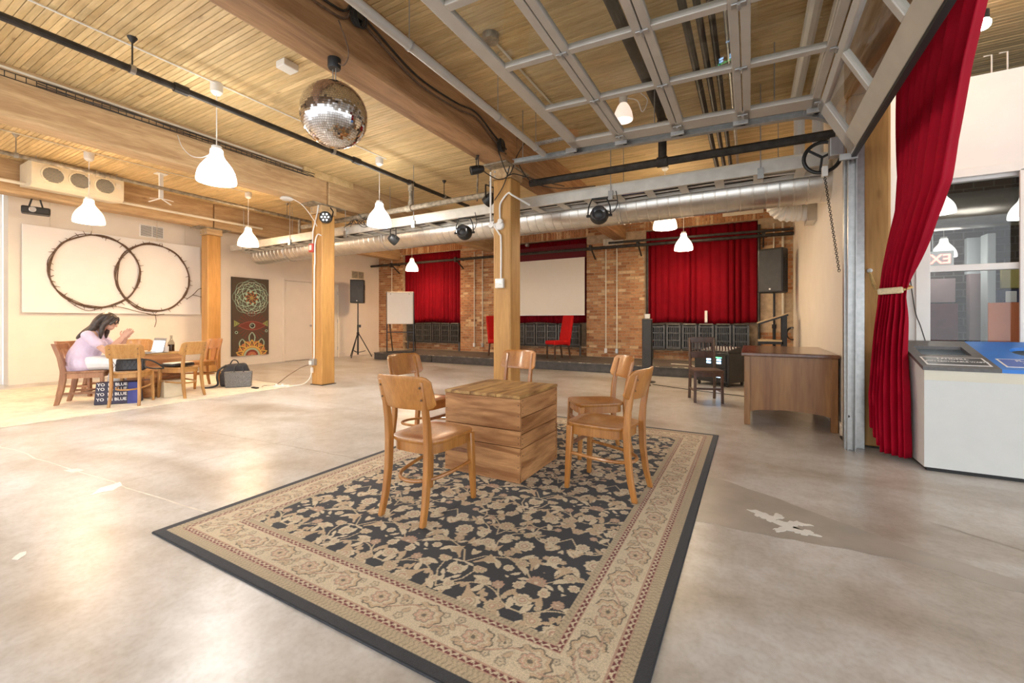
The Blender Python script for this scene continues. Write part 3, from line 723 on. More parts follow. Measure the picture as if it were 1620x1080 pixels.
a, b = onY(1143, 343, YB - .01), onY(1208, 331, YB - .01)
tag(MB().box(a.x, b.x, YB - .012, YB + .004, a.z, a.z + .13).build('pale_board', 'raceway', smooth=0, bevel=.004), 'pale narrow board on the brick above the curtain by the beige wall', 'board')
a, b = onY(960, 388, YB - .01), onY(980, 376, YB - .01)
tag(MB().box(a.x - .1, b.x + .1, YB - .012, YB + .004, a.z, b.z).build('cover_plate', 'raceway', smooth=0, bevel=.004), 'pale cover plate on the wide brick pier behind the two conduits', 'plate')
p = onY(1253, 527, 10.9); t = root('cable_coil', 'coil of black cable hung on the brick beside the lectern', 'cable', (p.x, 10.93, p.z))
for j in range(4): MB().tube([(.11 * math.cos(k * math.pi / 10) + .008 * j, .012 * j - .02, .13 * math.sin(k * math.pi / 10) - .006 * j) for k in range(20)], .008, 6, closed=True).build('loop', 'iron', t)
MB().box(-.015, .015, -.02, .075, .10, .14).build('hook', 'steel', t, smooth=0)
# ---- red parsons chairs on stage
def red_chair():
    t = root('parsons_chair', 'red upholstered dining chair on the stage in front of the projection screen', 'chair', (0, 0, 0), 0, 'red stage chairs')
    MB().box(-.22, .22, -.20, .24, .36, .46).build('seat', 'redcloth', t, smooth=60, bevel=.03, seg=3)
    mb = MB()
    for a, b in ((0, 1),):
        mb.add([(-.215, -.24, .34), (.215, -.24, .34), (.215, -.16, .34), (-.215, -.16, .34), (-.21, -.36, 1.08), (.21, -.36, 1.08), (.21, -.30, 1.10), (-.21, -.30, 1.10)], [(0, 3, 2, 1), (4, 5, 6, 7), (0, 1, 5, 4), (1, 2, 6, 5), (2, 3, 7, 6), (3, 0, 4, 7)])
    mb.build('backrest', 'redcloth', t, smooth=60, bevel=.02, seg=3)
    for x, y, fx in ((-.18, .20, 0), (.18, .20, 0), (-.18, -.20, -.06), (.18, -.20, -.06)):
        MB().bar((x, y, .37), (x, y + fx, 0), .035, .035).build('leg', 'darkwood', t, smooth=0)
    return t
rc = red_chair(); place(rc, (-4.24, 9.95, .205), facing(-.55, -.83))
rc2 = copy_tree(rc); place(rc2, (-5.95, 9.95, .205), facing(.9, -.4), 'red upholstered dining chair half hidden behind the thermostat column')
# ================================================================== PATTERNED RUG (woven design as a colour attribute on a fine mesh)
def coloured_sheet(name, W, L, cols, mat, place_fn, parent=None):
    nu, nv = cols.shape[0] - 1, cols.shape[1] - 1
    u, v = np.meshgrid(np.linspace(0, W, nu + 1), np.linspace(0, L, nv + 1), indexing='ij')
    P = place_fn(u.ravel(), v.ravel()).astype(np.float32)
    me = bpy.data.meshes.new(name); n = (nu + 1) * (nv + 1); q = nu * nv
    me.vertices.add(n); me.vertices.foreach_set('co', P.ravel())
    i, j = np.meshgrid(np.arange(nu), np.arange(nv), indexing='ij'); a = (i * (nv + 1) + j).ravel()
    idx = np.stack([a, a + nv + 1, a + nv + 2, a + 1], 1).astype(np.int32)
    me.loops.add(q * 4); me.loops.foreach_set('vertex_index', idx.ravel())
    me.polygons.add(q); me.polygons.foreach_set('loop_start', np.arange(0, q * 4, 4, dtype=np.int32)); me.polygons.foreach_set('loop_total', np.full(q, 4, dtype=np.int32))
    me.update(calc_edges=True)
    at = me.color_attributes.new('col', 'FLOAT_COLOR', 'POINT')
    at.data.foreach_set('color', np.concatenate([cols.reshape(-1, 3), np.ones((n, 1))], 1).astype(np.float32).ravel())
    me.materials.append(mat)
    o = bpy.data.objects.new(name, me); COL.objects.link(o)
    if parent: o.parent = parent
    return o
def rug_pattern(W, L, st):
    nu, nv = int(W / st), int(L / st)
    u, v = np.meshgrid(np.linspace(0, W, nu + 1), np.linspace(0, L, nv + 1), indexing='ij')
    C = lambda *c: np.array(c)
    navy, cream, tan, rose, red, drk, gold = C(.034, .037, .046), C(.78, .67, .48), C(.64, .48, .31), C(.58, .38, .27), C(.21, .045, .045), C(.12, .10, .075), C(.70, .57, .38)
    img = np.empty(u.shape + (3,)); img[:] = navy
    q = np.random.RandomState(4)
    def put(mask, c, a=1.0): img[mask] = img[mask] * (1 - a) + c * a
    # --- field: mirror symmetric repeat with scrolling vines
    bw = .345; cx, cy = W / 2, L / 2
    PX, PY = .74, .83
    fx = np.abs(((u - cx + PX / 2) % PX) - PX / 2)            # 0 .. PX/2, mirrored
    row = np.floor((u - cx + PX / 2) / PX)
    fy = ((v - cy + PY / 2) % PY) - PY / 2; ay = np.abs(fy)
    field = (np.minimum(u, W - u) > bw) & (np.minimum(v, L - v) > bw)
    def vine(pts, w_, col):
        for (x0, y0), (x1, y1) in zip(pts, pts[1:]):
            dx, dy = x1 - x0, y1 - y0; l2 = dx * dx + dy * dy + 1e-9
            for yy in (fy,):
                t = np.clip(((fx - x0) * dx + (yy - y0) * dy) / l2, 0, 1)
                put(field & ((fx - x0 - t * dx) ** 2 + (yy - y0 - t * dy) ** 2 < w_ * w_), col)
    def arc(cx_, cy_, r, a0, a1, n=16): return [(cx_ + r * math.cos(a0 + (a1 - a0) * k / n), cy_ + r * math.sin(a0 + (a1 - a0) * k / n)) for k in range(n + 1)]
    vines = [arc(.20, -.16, .125, -2.4, 2.6, 24), arc(.19, .18, .13, -2.2, 3.0, 24), arc(.0, -.36, .12, .2, 1.7), arc(.37, .03, .10, 2.0, 4.4), arc(.0, .36, .13, -1.7, -.1), arc(.10, .02, .10, -1.5, 1.5),
             [(0, -.42), (.09, -.33), (.2, -.29), (.31, -.33), (.37, -.42)], [(0, .03), (.06, -.05), (.05, -.13)], [(.37, .2), (.30, .30), (.28, .40)], [(.25, .05), (.33, -.02), (.37, -.12)]]
    for p in vines: vine(p, .0036, gold)
    def rosette(x0, y0, r, col, k=9, core=rose, amp=.2, ph=0.0, sx=1.0):
        for yy in (y0,):
            dx, dy = (fx - x0) / sx, fy - yy; d = np.hypot(dx, dy); a = np.arctan2(dy, dx)
            edge = r * (1 - amp + amp * np.abs(np.cos(a * k / 2 + ph)))
            put(field & (d < edge), col); put(field & (d < r * .62) & (d > r * .5), gold * .75); put(field & (d < r * .36), core); put(field & (d < r * .18), cream)
    def leaf(x0, y0, ang, ln, wd, col):
        dx, dy = fx - x0, fy - y0; c, s = math.cos(ang), math.sin(ang)
        t = (dx * c + dy * s) / ln; n = (-dx * s + dy * c) - .25 * ln * (t - t * t)
        put(field & (t > 0) & (t < 1) & (np.abs(n) < wd * np.sin(np.clip(t, 0, 1) * math.pi) ** .8), col)
    for x, y, a in [(.06, -.36, .5), (.15, -.27, 2.2), (.30, -.27, 1.0), (.33, -.18, 2.6), (.07, -.14, 1.2), (.10, -.06, 3.6), (.28, -.05, .4), (.14, .05, 1.1), (.31, .06, 2.3), (.07, .12, .8), (.30, .22, -.6), (.09, .28, 2.0), (.16, .32, .2), (.27, .34, 2.9), (.35, .32, 1.7), (.03, .22, 1.3), (.20, -.39, .9), (.26, .13, -1.4), (.18, .0, -.9), (.04, -.26, 2.4), (.345, -.3, -1.0), (.13, .40, 1.1), (.24, -.20, 3.4), (.22, .24, 1.9)]:
        leaf(x, y, a, .08, .016, cream if rng.random() < .7 else tan)
    for x, y, r, col, k in [(.0, -.40, .052, rose, 14), (.37, -.015, .050, gold, 14), (.185, -.155, .055, cream, 9), (.19, .185, .056, cream, 9), (.08, -.03, .040, cream, 8), (.30, -.12, .036, cream, 8), (.09, .21, .040, gold, 8), (.315, .13, .034, cream, 7), (.0, .30, .044, cream, 9), (.37, .345, .046, cream, 9), (.27, .40, .038, gold, 8), (.12, -.30, .036, gold, 8), (.27, -.345, .034, cream, 7), (.0, .115, .034, tan, 6), (.37, -.21, .042, cream, 9), (.0, -.20, .040, cream, 8), (.14, .34, .030, rose, 7), (.24, .03, .028, rose, 7), (.10, .08, .022, rose, 6), (.06, .38, .030, cream, 8), (.215, -.05, .030, gold, 8), (.33, .24, .028, cream, 7), (.04, -.09, .026, tan, 6), (.22, -.25, .030, tan, 7), (.16, -.36, .028, cream, 7), (.33, -.26, .024, tan, 6), (.25, .12, .026, cream, 7), (.08, .14, .024, cream, 6), (.30, .05, .022, cream, 6), (.20, .33, .026, cream, 7)]:
        rosette(x, y, r * .95, col, k)
    q2 = random.Random(31)
    for k in range(30):                       # filler sprigs and buds
        x, y = q2.uniform(.0, .37), q2.uniform(-.41, .41); leaf(x, y, q2.uniform(0, 6.28), q2.uniform(.045, .075), .010, cream if k % 3 else tan)
    for k in range(16):
        x, y = q2.uniform(.02, .36), q2.uniform(-.40, .40); rosette(x, y, q2.uniform(.014, .022), (cream, gold, tan)[k % 3], 6)
    # trumpet palmettes
    for x, y, a in [(.06, -.33, 1.3), (.26, .285, -2.2), (.33, -.40, 2.3), (.13, .12, 2.6)]:
        dx, dy = fx - x, fy - y; c, s = math.cos(a), math.sin(a); t = (dx * c + dy * s) / .10; n = np.abs(-dx * s + dy * c)
        put(field & (t > 0) & (t < 1) & (n < .006 + .034 * np.clip(t, 0, 1) ** 2.4), tan)
    # --- borders: distance from the outer edge
    d = np.minimum(np.minimum(u, W - u), np.minimum(v, L - v))
    along = np.where(np.minimum(u, W - u) < np.minimum(v, L - v), v, u)
    noise = q.rand(*u.shape)
    b = d < bw; put(b, cream)
    put((d < .046), C(.040, .043, .052))
    for lo, hi in ((.046, .094), (.318, .345)):
        m = (d >= lo) & (d < hi); put(m, gold * .86); ph = np.sin(along * 2 * math.pi / .021 + np.sin((d - lo) * 190) * 1.4); put(m & (ph > .72), drk * 1.8, .55)
    for lo, hi in ((.094, .128), (.288, .318)):
        m = (d >= lo) & (d < hi); put(m, rose * 1.02); t = (d - lo) / (hi - lo)
        m2 = m & (t > .2) & (t < .8); put(m2, red); zz = np.abs(((along / .032) % 1) - .5) * 2
        put(m2 & (np.abs(zz - (t - .2) / .6) < .22), cream); put(m2 & (np.hypot((((along / .032) + .5) % 1 - .5) * .032, (t - .5) * (hi - lo)) < .004), cream)
    m = (d >= .128) & (d < .288); t = (d - .128) / .16; per = .46; s_ = (along % per) / per
    mm = lambda k: m & k
    for s0, t0, sg in ((.25, .50, 1), (.75, .50, -1)):           # big scrolling palmettes with dark outlines
        ds = (((s_ - s0 + .5) % 1) - .5) * per; dt = (t - t0) * .16 * sg; rr = np.hypot(ds, dt * 1.15); a = np.arctan2(dt * 1.15, ds)
        half = (a < 1.2) & (a > -2.6); lob = .066 + .006 * np.cos(a * 9)
        put(m & half & (np.abs(rr - lob) < .010), tan * 1.08); put(m & half & (np.abs(rr - lob - .009) < .0035), drk * 1.7)
        e1 = .046 * (.75 + .25 * np.abs(np.cos(a * 3.5))); put(m & (rr < e1), drk * 2.0, .8); put(m & (rr < e1 - .005), rose * 1.2); put(m & (rr < e1 - .016), cream); put(m & (rr < e1 - .022), tan); put(m & (rr < .010), drk * 1.8)
    for s0 in (0, .5):
        x_ = (((s_ - s0 + .5) % 1) - .5) * per
        put(mm(np.abs((t - .5) * .16 - .9 * np.sin(x_ * 24) * .035) < .0042) & (np.abs(x_) < .075), rose)
    for s0, t0, r, kk in ((.0, .30, .030, 6), (.5, .70, .030, 6), (.06, .80, .022, 5), (.56, .2, .022, 5), (.42, .24, .018, 5), (.92, .76, .018, 5)):
        ds = (((s_ - s0 + .5) % 1) - .5) * per; dt = (t - t0) * .16; rr = np.hypot(ds, dt); a = np.arctan2(dt, ds); e_ = r * (.72 + .28 * np.abs(np.cos(a * kk / 2)))
        put(m & (rr < e_), drk * 2.2, .75); put(m & (rr < e_ - .006), rose * 1.15 if kk == 8 else gold); put(m & (rr < e_ * .45), cream); put(m & (rr < e_ * .2), drk * 2)
    for s0, t0, ang in ((.44, .62, .9), (.08, .42, 2.2), (.94, .38, -.9), (.60, .58, -2.2), (.40, .86, -.6), (.90, .14, .6), (.10, .16, .3), (.62, .84, -.3)):
        ds = (((s_ - s0 + .5) % 1) - .5) * per; dt = (t - t0) * .16; c, s = math.cos(ang), math.sin(ang); tt = (ds * c + dt * s) / .05; n = np.abs(-ds * s + dt * c - .012 * (tt - tt * tt) * 2)
        k1 = (tt > 0) & (tt < 1); put(m & k1 & (n < .014 * np.sin(np.clip(tt, 0, 1) * math.pi)), drk * 2.2, .7); put(m & k1 & (n < .009 * np.sin(np.clip(tt, 0, 1) * math.pi)), tan * 1.05)
    img *= (.90 + .16 * noise)[..., None]
    return np.clip(img, 0, 1)
RX0, RX1, RY0, RY1 = -2.83, -.28, 1.07, 4.74
RW, RL = RX1 - RX0, RY1 - RY0
rug = root('patterned_rug', 'large dark rug with cream floral pattern and beige borders under the crate', 'rug', ((RX0 + RX1) / 2, (RY0 + RY1) / 2, 0))
def rugpos(u, v):
    x = u - RW / 2; y = v - RL / 2
    return np.stack([x, y, .0105 + .0012 * np.sin(x * 5) * np.sin(y * 3.3)], 1)
M['rugpile'] = attrmat('rug_pile', .95, fuzz=.35, sheen=.1)
coloured_sheet('woven_pile', RW, RL, rug_pattern(RW, RL, .0042), M['rugpile'], rugpos, rug)
MB().box(-RW / 2 - .004, RW / 2 + .004, -RL / 2 - .004, RL / 2 + .004, 0, .0085).build('binding', 'rugedge', rug, smooth=0, bevel=.003)

# ================================================================== CRATE TABLE in the middle
def crate(loc, w, d, h, label, hs, flip=False):
    """Open-ended box of planks: (planks by height fractions) on the four sides, boards on top, nails along the ends."""
    t = root('wooden_crate', label, 'crate', loc, 0, 'wooden crate tables')
    th = .022; x0, x1, y0, y1 = -w / 2, w / 2, -d / 2, d / 2; ht = h - th
    for face, (axis, mat) in enumerate((('front', 'crate'), ('back', 'crate'), ('left', 'crateY'), ('right', 'crateY'))):
        z = 0.0
        for k, fr in enumerate(hs[face % len(hs)]):
            z1 = z + fr * ht; g = .0025; j = rng.uniform(-.002, .002)
            mb = MB()
            if axis == 'front': mb.box(x0, x1, y0 + j, y0 + th + j, z + g, z1 - g)
            if axis == 'back': mb.box(x0, x1, y1 - th + j, y1 + j, z + g, z1 - g)
            if axis == 'left': mb.box(x0 + j, x0 + th + j, y0 + th + .003, y1 - th - .003, z + g, z1 - g)
            if axis == 'right': mb.box(x1 - th + j, x1 + j, y0 + th + .003, y1 - th - .003, z + g, z1 - g)
            mb.build('plank', mat, t, smooth=0, bevel=.003)
            nl = MB()
            for zz in np.arange(z + .03, z1 - .01, max(.04, (z1 - z) / 3)):
                for s in (-1, 1):
                    if axis == 'front': nl.lathe([(.0045, 0), (.003, -.0025), (0, -.003)], 6, (s * (w / 2 - .014), y0 - .0005 + j, zz), 1)
                    if axis == 'right': nl.lathe([(.0045, 0), (.003, .0025), (0, .003)], 6, (x1 + .0005 + j, s * (d / 2 - .04), zz), 0)
            if nl.v: n_ = nl.build('nail', 'nail', t, smooth=0); n_['kind'] = 'stuff'
            z = z1
    MB().box(x0 + th, x1 - th, y0 + th, y1 - th, .002, .014).build('bottom_board', 'crate', t, smooth=0)
    n = 3; e_ = [0, .36, .70, 1]
    for k in range(n): MB().box(x0 - .003 + (w + .006) * e_[k] + .002, x0 - .003 + (w + .006) * e_[k + 1] - .002, y0 - .004, y1 + .004, ht, h + rng.uniform(-.001, .001)).build('top_board', 'cratetop', t, smooth=0, bevel=.003)
    return t
ca, cb, cc = onZ(708, 742), onZ(822, 769), onZ(884, 726)
cw = .655; cxm, cym = cb.x - cw / 2, cb.y + .335
crate((cxm, cym, .0115), cw, .66, .615, 'rough wooden crate standing on the patterned rug as a table', [(.42, .2, .38), (.5, .5), (.5, .5), (.40, .17, .20, .23)])

# ================================================================== OAK CAFE CHAIRS
def oak_chair(mat='honey', label='', slat=False):
    t = root('cafe_chair', label, 'chair')
    # seat: rounded, dished
    def outline(a):
        c, s = math.cos(a), math.sin(a); w_ = .205 if s > 0 else .195
        e_ = 2.0 / 4.2
        x = math.copysign(abs(c) ** e_, c) * (.190 + .018 * s); y = math.copysign(abs(s) ** e_, s) * .215
        return x, y
    n, rings = 40, 7; top = []; mb = MB()
    for i in range(rings + 1):
        f = i / rings
        for k in range(n):
            x, y = outline(2 * math.pi * k / n); x *= f; y *= f
            dish = -.024 * math.exp(-((x / .13) ** 2) ** 1.5 - (((y + .03) / .13) ** 2) ** 1.5)
            mb.v.append((x, y + .01, .458 + dish - (.004 if i == rings else 0)))
    for i in range(rings):
        for k in range(n): mb.f.append((i * n + k, (i + 1) * n + k, (i + 1) * n + (k + 1) % n, i * n + (k + 1) % n))
    o_ = len(mb.v)
    for dz, f in ((.012, 1.012), (.026, .985)):
        for k in range(n): x, y = outline(2 * math.pi * k / n); mb.v.append((x * f, y * f + .01, .458 - dz))
    for a, b in ((rings * n, o_), (o_, o_ + n)):
        for k in range(n): mb.f.append((a + k, b + k, b + (k + 1) % n, a + (k + 1) % n))
    mb.f.append(tuple(o_ + n + k for k in range(n)))
    mb.build('seat', mat, t, smooth=50)
    # apron: bent ring below the seat
    mb = MB(); ring = [outline(2 * math.pi * k / n) for k in range(n)]
    for f, z in ((.93, .434), (.93, .375), (.84, .375), (.84, .434)):
        for x, y in ring: mb.v.append((x * f, y * f + .01, z))
    for a in range(4):
        b = (a + 1) % 4
        for k in range(n): mb.f.append((a * n + k, b * n + k, b * n + (k + 1) % n, a * n + (k + 1) % n))
    mb.build('apron', mat, t, smooth=50)
    def leg(pts, ws, name, px=0):
        mb = MB(); m = len(pts)
        for (x, y, z), (wx, wy) in zip(pts, ws):
            for sx, sy in ((-1, -1), (1, -1), (1, 1), (-1, 1)): mb.v.append((x + sx * wx / 2, y + sy * wy / 2, z))
        for i in range(m - 1):
            for k in range(4): a = i * 4; mb.f.append((a + k, a + (k + 1) % 4, a + 4 + (k + 1) % 4, a + 4 + k))
        mb.f += [(3, 2, 1, 0), tuple(range(4 * m - 4, 4 * m))]
        return mb.build(name, mat, t, smooth=40, bevel=.006)
    for s in (-1, 1):
        leg([(s * .178, .205, 0), (s * .172, .195, .2), (s * .166, .183, .432)], [(.028, .030), (.036, .038), (.043, .045)], 'front_leg')
        P = [(s * .158, -.262, 0), (s * .152, -.232, .12), (s * .148, -.212, .28), (s * .148, -.206, .44), (s * .148, -.215, .56), (s * .148, -.236, .68), (s * .150, -.268, .805)]
        Wd = [(.030, .034), (.032, .040), (.034, .044), (.034, .046), (.033, .040), (.031, .034), (.029, .025)]
        l = leg(P, Wd, 'rear_leg')
        for z, y in ((.415, -.226), (.385, -.226), (.70, -.262), (.77, -.277)):
            MB().lathe([(.007, .0), (.006, -.003), (0, -.004)], 8, (s * .148, y, z), 1).build('bolt', 'nail', l)
    # backrest: curved ply panel in front of the uprights
    def back(u, v):
        a = (u - .5) * 2; x = a * .205 * (1 - .05 * (v - .5)); z = .645 + .185 * v
        return (x, -.222 - .055 * (v) + .0 + -.030 * (1 - a * a) + .03 * a * a - .004, z + .010 * (1 - a * a) * (v - .4))
    mb = MB(); nu, nv = 20, 8; front = []
    for i in range(nu + 1):
        for j in range(nv + 1):
            u, v = i / nu, j / nv; a = abs(u - .5) * 2; b = abs(v - .5) * 2       # rounded corners
            k = max(0, (a - .80) / .20); vv = .5 + (v - .5) * (1 - .30 * k ** 2.2); mb.v.append(back(u, vv))
    w_ = nv + 1
    for i in range(nu):
        for j in range(nv): mb.f.append((i * w_ + j, (i + 1) * w_ + j, (i + 1) * w_ + j + 1, i * w_ + j + 1))
    bk = mb.build('backrest', mat, t, smooth=60); md = bk.modifiers.new('thick', 'SOLIDIFY'); md.thickness = .014; md.offset = 0
    md = bk.modifiers.new('bevel', 'BEVEL'); md.width = .004; md.segments = 2
    if slat: MB().add([(-.05, -.20, .44), (.05, -.20, .44), (.05, -.215, .44), (-.05, -.215, .44), (-.07, -.235, .67), (.07, -.235, .67), (.07, -.248, .67), (-.07, -.248, .67)], [(0, 3, 2, 1), (4, 5, 6, 7), (0, 1, 5, 4), (1, 2, 6, 5), (2, 3, 7, 6), (3, 0, 4, 7)]).build('back_splat', mat, t, smooth=0)
    # bent stretcher hoop and front rung
    pts = smoothpath([(-.168, .19, .245), (-.160, .02, .232), (-.125, -.13, .222), (-.05, -.205, .218), (.05, -.205, .218), (.125, -.13, .222), (.160, .02, .232), (.168, .19, .245)], 5)
    MB().tube(pts, .0115, 8).build('stretcher_hoop', mat, t)
    MB().bar((-.168, .192, .30), (.168, .192, .30), .016, .024).build('front_rung', 'redwood', t, smooth=0, bevel=.003)
    return t
GC = 'oak chairs round the crate'
chA = oak_chair('honey', 'honey oak cafe chair with scooped seat facing the widest plank of the crate')
place(chA, (-1.735, 2.075, .0118), facing(0, 1), None, GC)
defs = [((-2.58, 2.98, .0118), facing(1, -.04), 'honey oak cafe chair on the crate side nearest the left table group'),
        ((-2.13, 3.70, .0118), facing(-.05, -1), 'honey oak cafe chair behind the crate, in line with the thermostat column'),
        ((-1.17, 3.60, .0118), facing(-.80, -.60), 'honey oak cafe chair at the far crate corner towards the stage'),
        ((-.875, 2.89, .0118), facing(-.97, .10), 'honey oak cafe chair on the crate side towards the dark desk')]
for loc, rz, lab in defs: place(copy_tree(chA), loc, rz, lab, GC)

# ================================================================== DESK, DARK CHAIR, RACK
t = root('office_desk', 'long wooden desk with dark polished top standing along the beige wall', 'desk', (.36, 6.2, 0), world=True)
x0, x1, y0, y1 = -.06, .785, 5.43, 6.95
MB().box(x0 - .03, x1 + .01, y0 - .03, y1 + .03, .765, .805).build('top', 'desktop', t, smooth=0, bevel=.008)
for xx in (x0, x1 - .06):
    for yy in (y0, y1 - .06): MB().box(xx, xx + .06, yy, yy + .06, 0, .765).build('leg', 'desk', t, smooth=0, bevel=.005)
poly = [(x0 + .06, .765), (x1 - .06, .765), (x1 - .06, .15)] + [(x1 - .06 - (x1 - x0 - .12) * k / 12, .16 + .028 * math.sin(math.pi * k / 12)) for k in range(1, 12)] + [(x0 + .06, .15)]
MB().prism(poly, y0 + .012, y0 + .03, lambda x, z, y: (x, y, z)).build('end_panel', 'desk', t, smooth=0)
MB().box(x0 + .012, x0 + .03, y0 + .06, y1 - .06, .15, .765).build('side_panel', 'desk', t, smooth=0)
MB().box(x1 - .03, x1 - .012, y0 + .06, y1 - .06, .15, .765).build('side_panel', 'desk', t, smooth=0)
for z in (.2, .39, .58):
    d = MB().box(x0 + .02, x0 + .42, y1 - .05, y1 - .01, z, z + .17).build('drawer', 'desk', t, smooth=0, bevel=.004); MB().box(x0 + .16, x0 + .28, y1 - .01, y1 + .012, z + .08, z + .10).build('handle', 'steel', d, smooth=0)

fr = [Vector(v) for v in (onZ(1100, 638), onZ(1149, 639), onZ(1087, 628), onZ(1124, 630))]
t = root('slat_back_chair', 'dark brown wooden chair with slatted back beside the equipment rack', 'chair', (-.57, 6.76, 0), facing(.30, -.95))
MB().box(-.20, .20, -.18, .22, .435, .462).build('seat', 'darkwood', t, smooth=0, bevel=.008)
MB().box(-.18, .18, .175, .20, .37, .435).box(-.18, .18, -.175, -.15, .37, .435).box(-.185, -.16, -.15, .18, .37, .435).box(.16, .185, -.15, .18, .37, .435).build('apron', 'darkwood', t, smooth=0)
for s in (-1, 1):
    MB().bar((s * .175, .19, .435), (s * .18, .20, 0), .034, .034).build('front_leg', 'darkwood', t, smooth=0, bevel=.004)
    MB().tube([(s * .175, -.215, 0), (s * .172, -.185, .25), (s * .17, -.178, .45), (s * .168, -.20, .68), (s * .166, -.235, .90)], .021, 4).build('rear_leg', 'darkwood', t, smooth=0)
    MB().bar((s * .175, -.19, .16), (s * .176, .19, .16), .016, .026).build('side_rung', 'darkwood', t, smooth=0)
MB().bar((-.175, .0, .165), (.175, .0, .165), .026, .016).build('cross_rung', 'darkwood', t, smooth=0)
MB().bar((-.175, .192, .20), (.175, .192, .20), .016, .026).build('front_rung', 'darkwood', t, smooth=0)
MB().bar((-.175, -.228, .87), (.175, -.228, .87), .022, .085).build('top_rail', 'darkwood', t, smooth=0, bevel=.006)
MB().bar((-.17, -.196, .65), (.17, -.196, .65), .018, .095).build('lower_rail', 'darkwood', t, smooth=0, bevel=.004)
for k in range(8): x = -.14 + .04 * k; MB().bar((x, -.20, .69), (x, -.222, .84), .010, .010).build('slat', 'darkwood', t, smooth=0)

ra, rb, rcn = onZ(1086, 605), onZ(1152, 614), onZ(1176, 606)
dirx = (rb - ra).normalized(); wr = .66; dr = .62; rz = math.atan2(dirx.y, dirx.x)
ctr = rb - dirx * wr / 2 + Vector((-dirx.y, dirx.x, 0)) * dr / 2
t = root('equipment_rack', 'black rolling equipment rack with lit green and blue displays', 'rack', (ctr.x, ctr.y, 0), rz)
MB().box(-wr / 2, wr / 2, -dr / 2 + .03, dr / 2, .07, .59).build('cabinet', 'blackmetal', t, smooth=0, bevel=.008)
MB().box(-wr / 2 + .05, wr / 2 - .05, -dr / 2 + .015, -dr / 2 + .03, .33, .55).build('amplifier', 'black', t, smooth=0, bevel=.004)
MB().box(-wr / 2 + .05, wr / 2 - .05, -dr / 2 + .012, -dr / 2 + .03, .10, .31).build('front_panel', 'blackmetal', t, smooth=0, bevel=.004)
for k in range(9): MB().box(-.09 + .034 * k, -.07 + .034 * k, -dr / 2 + .008, -dr / 2 + .016, .505, .518).build('indicator_light', 'ledgreen', t, smooth=0)
for x in (-.075, .115):
    for z in (.405, .455): MB().box(x, x + .075, -dr / 2 + .008, -dr / 2 + .016, z, z + .03).build('display', 'ledblue', t, smooth=0)
MB().box(.02, .18, -dr / 2 + .008, -dr / 2 + .014, .165, .175).build('strip_light', 'ledblue', t, smooth=0)
for s in (-1, 1):
    for s2 in (-1, 1): MB().lathe([(.033, -.014), (.035, 0), (.033, .014)], 14, (s * (wr / 2 - .06), s2 * (dr / 2 - .08), .035), 0).build('caster', 'black', t)
    for k in range(6): MB().box(s * (wr / 2 + .001) - .002, s * (wr / 2 + .001) + .002, -.16, .16, .25 + .04 * k, .262 + .04 * k).build('vent_slot', 'black', t, smooth=0)
mx = root('mixing_console', 'small grey audio mixer lying on top of the black rack', 'mixer', (ctr.x + .02, ctr.y - .02, .59), rz)
MB().add([(-.27, -.24, 0), (.27, -.24, 0), (.27, .2, 0), (-.27, .2, 0), (-.27, -.24, .035), (.27, -.24, .035), (.27, .2, .10), (-.27, .2, .10)], [(0, 3, 2, 1), (4, 5, 6, 7), (0, 1, 5, 4), (1, 2, 6, 5), (2, 3, 7, 6), (3, 0, 4, 7)]).build('case', 'blackmetal', mx, smooth=0, bevel=.006)
for i in range(9):
    x = -.22 + .055 * i
    MB().box(x - .008, x + .008, -.20, -.18, .038, .056).build('fader_cap', 'plastic', mx, smooth=0)
    for j in range(3): y = -.10 + .09 * j; z = .035 + (y + .24) / .44 * .065; MB().lathe([(.011, 0), (.009, .018), (0, .019)], 8, (x, y, z)).build('knob', 'plastic', mx)
cb_ = MB().tube(smoothpath([(ctr.x - .02, ctr.y + .05, .69), (ctr.x + .0, ctr.y + .06, .76), (ctr.x + .07, ctr.y + .07, .73), (ctr.x + .1, ctr.y + .08, .70), (ctr.x + .14, ctr.y + .07, .75), (ctr.x + .2, ctr.y + .06, .69)], 6), .006, 6).build('cable', 'black'); tag(cb_, 'loop of black cable lying over the audio mixer', 'cable')
# cable on the floor in front of the stage
tag(MB().tube(smoothpath([(-1.55, 8.0, .006), (-.9, 7.7, .006), (-.2, 7.45, .006), (.3, 7.3, .006), (.78, 7.25, .006)], 6), .006, 6).build('cable', 'black'), 'black cable lying across the floor behind the dark chair', 'cable')
tag(MB().tube([(-1.52, 9.9, .215), (-1.15, 9.25 + .6, .212), (-1.0, 9.55, .214)], .009, 6).build('stick', 'raceway'), 'pale stick lying on the stage beside the slim black column', 'stick')
tag(MB().box(-.94, -.88, YB - .0, YB + .06, 1.12, 1.40).build('paper_roll', 'paper', smooth=0, bevel=.01), 'small upright pale roll on top of the radiator by the red curtain', 'roll')
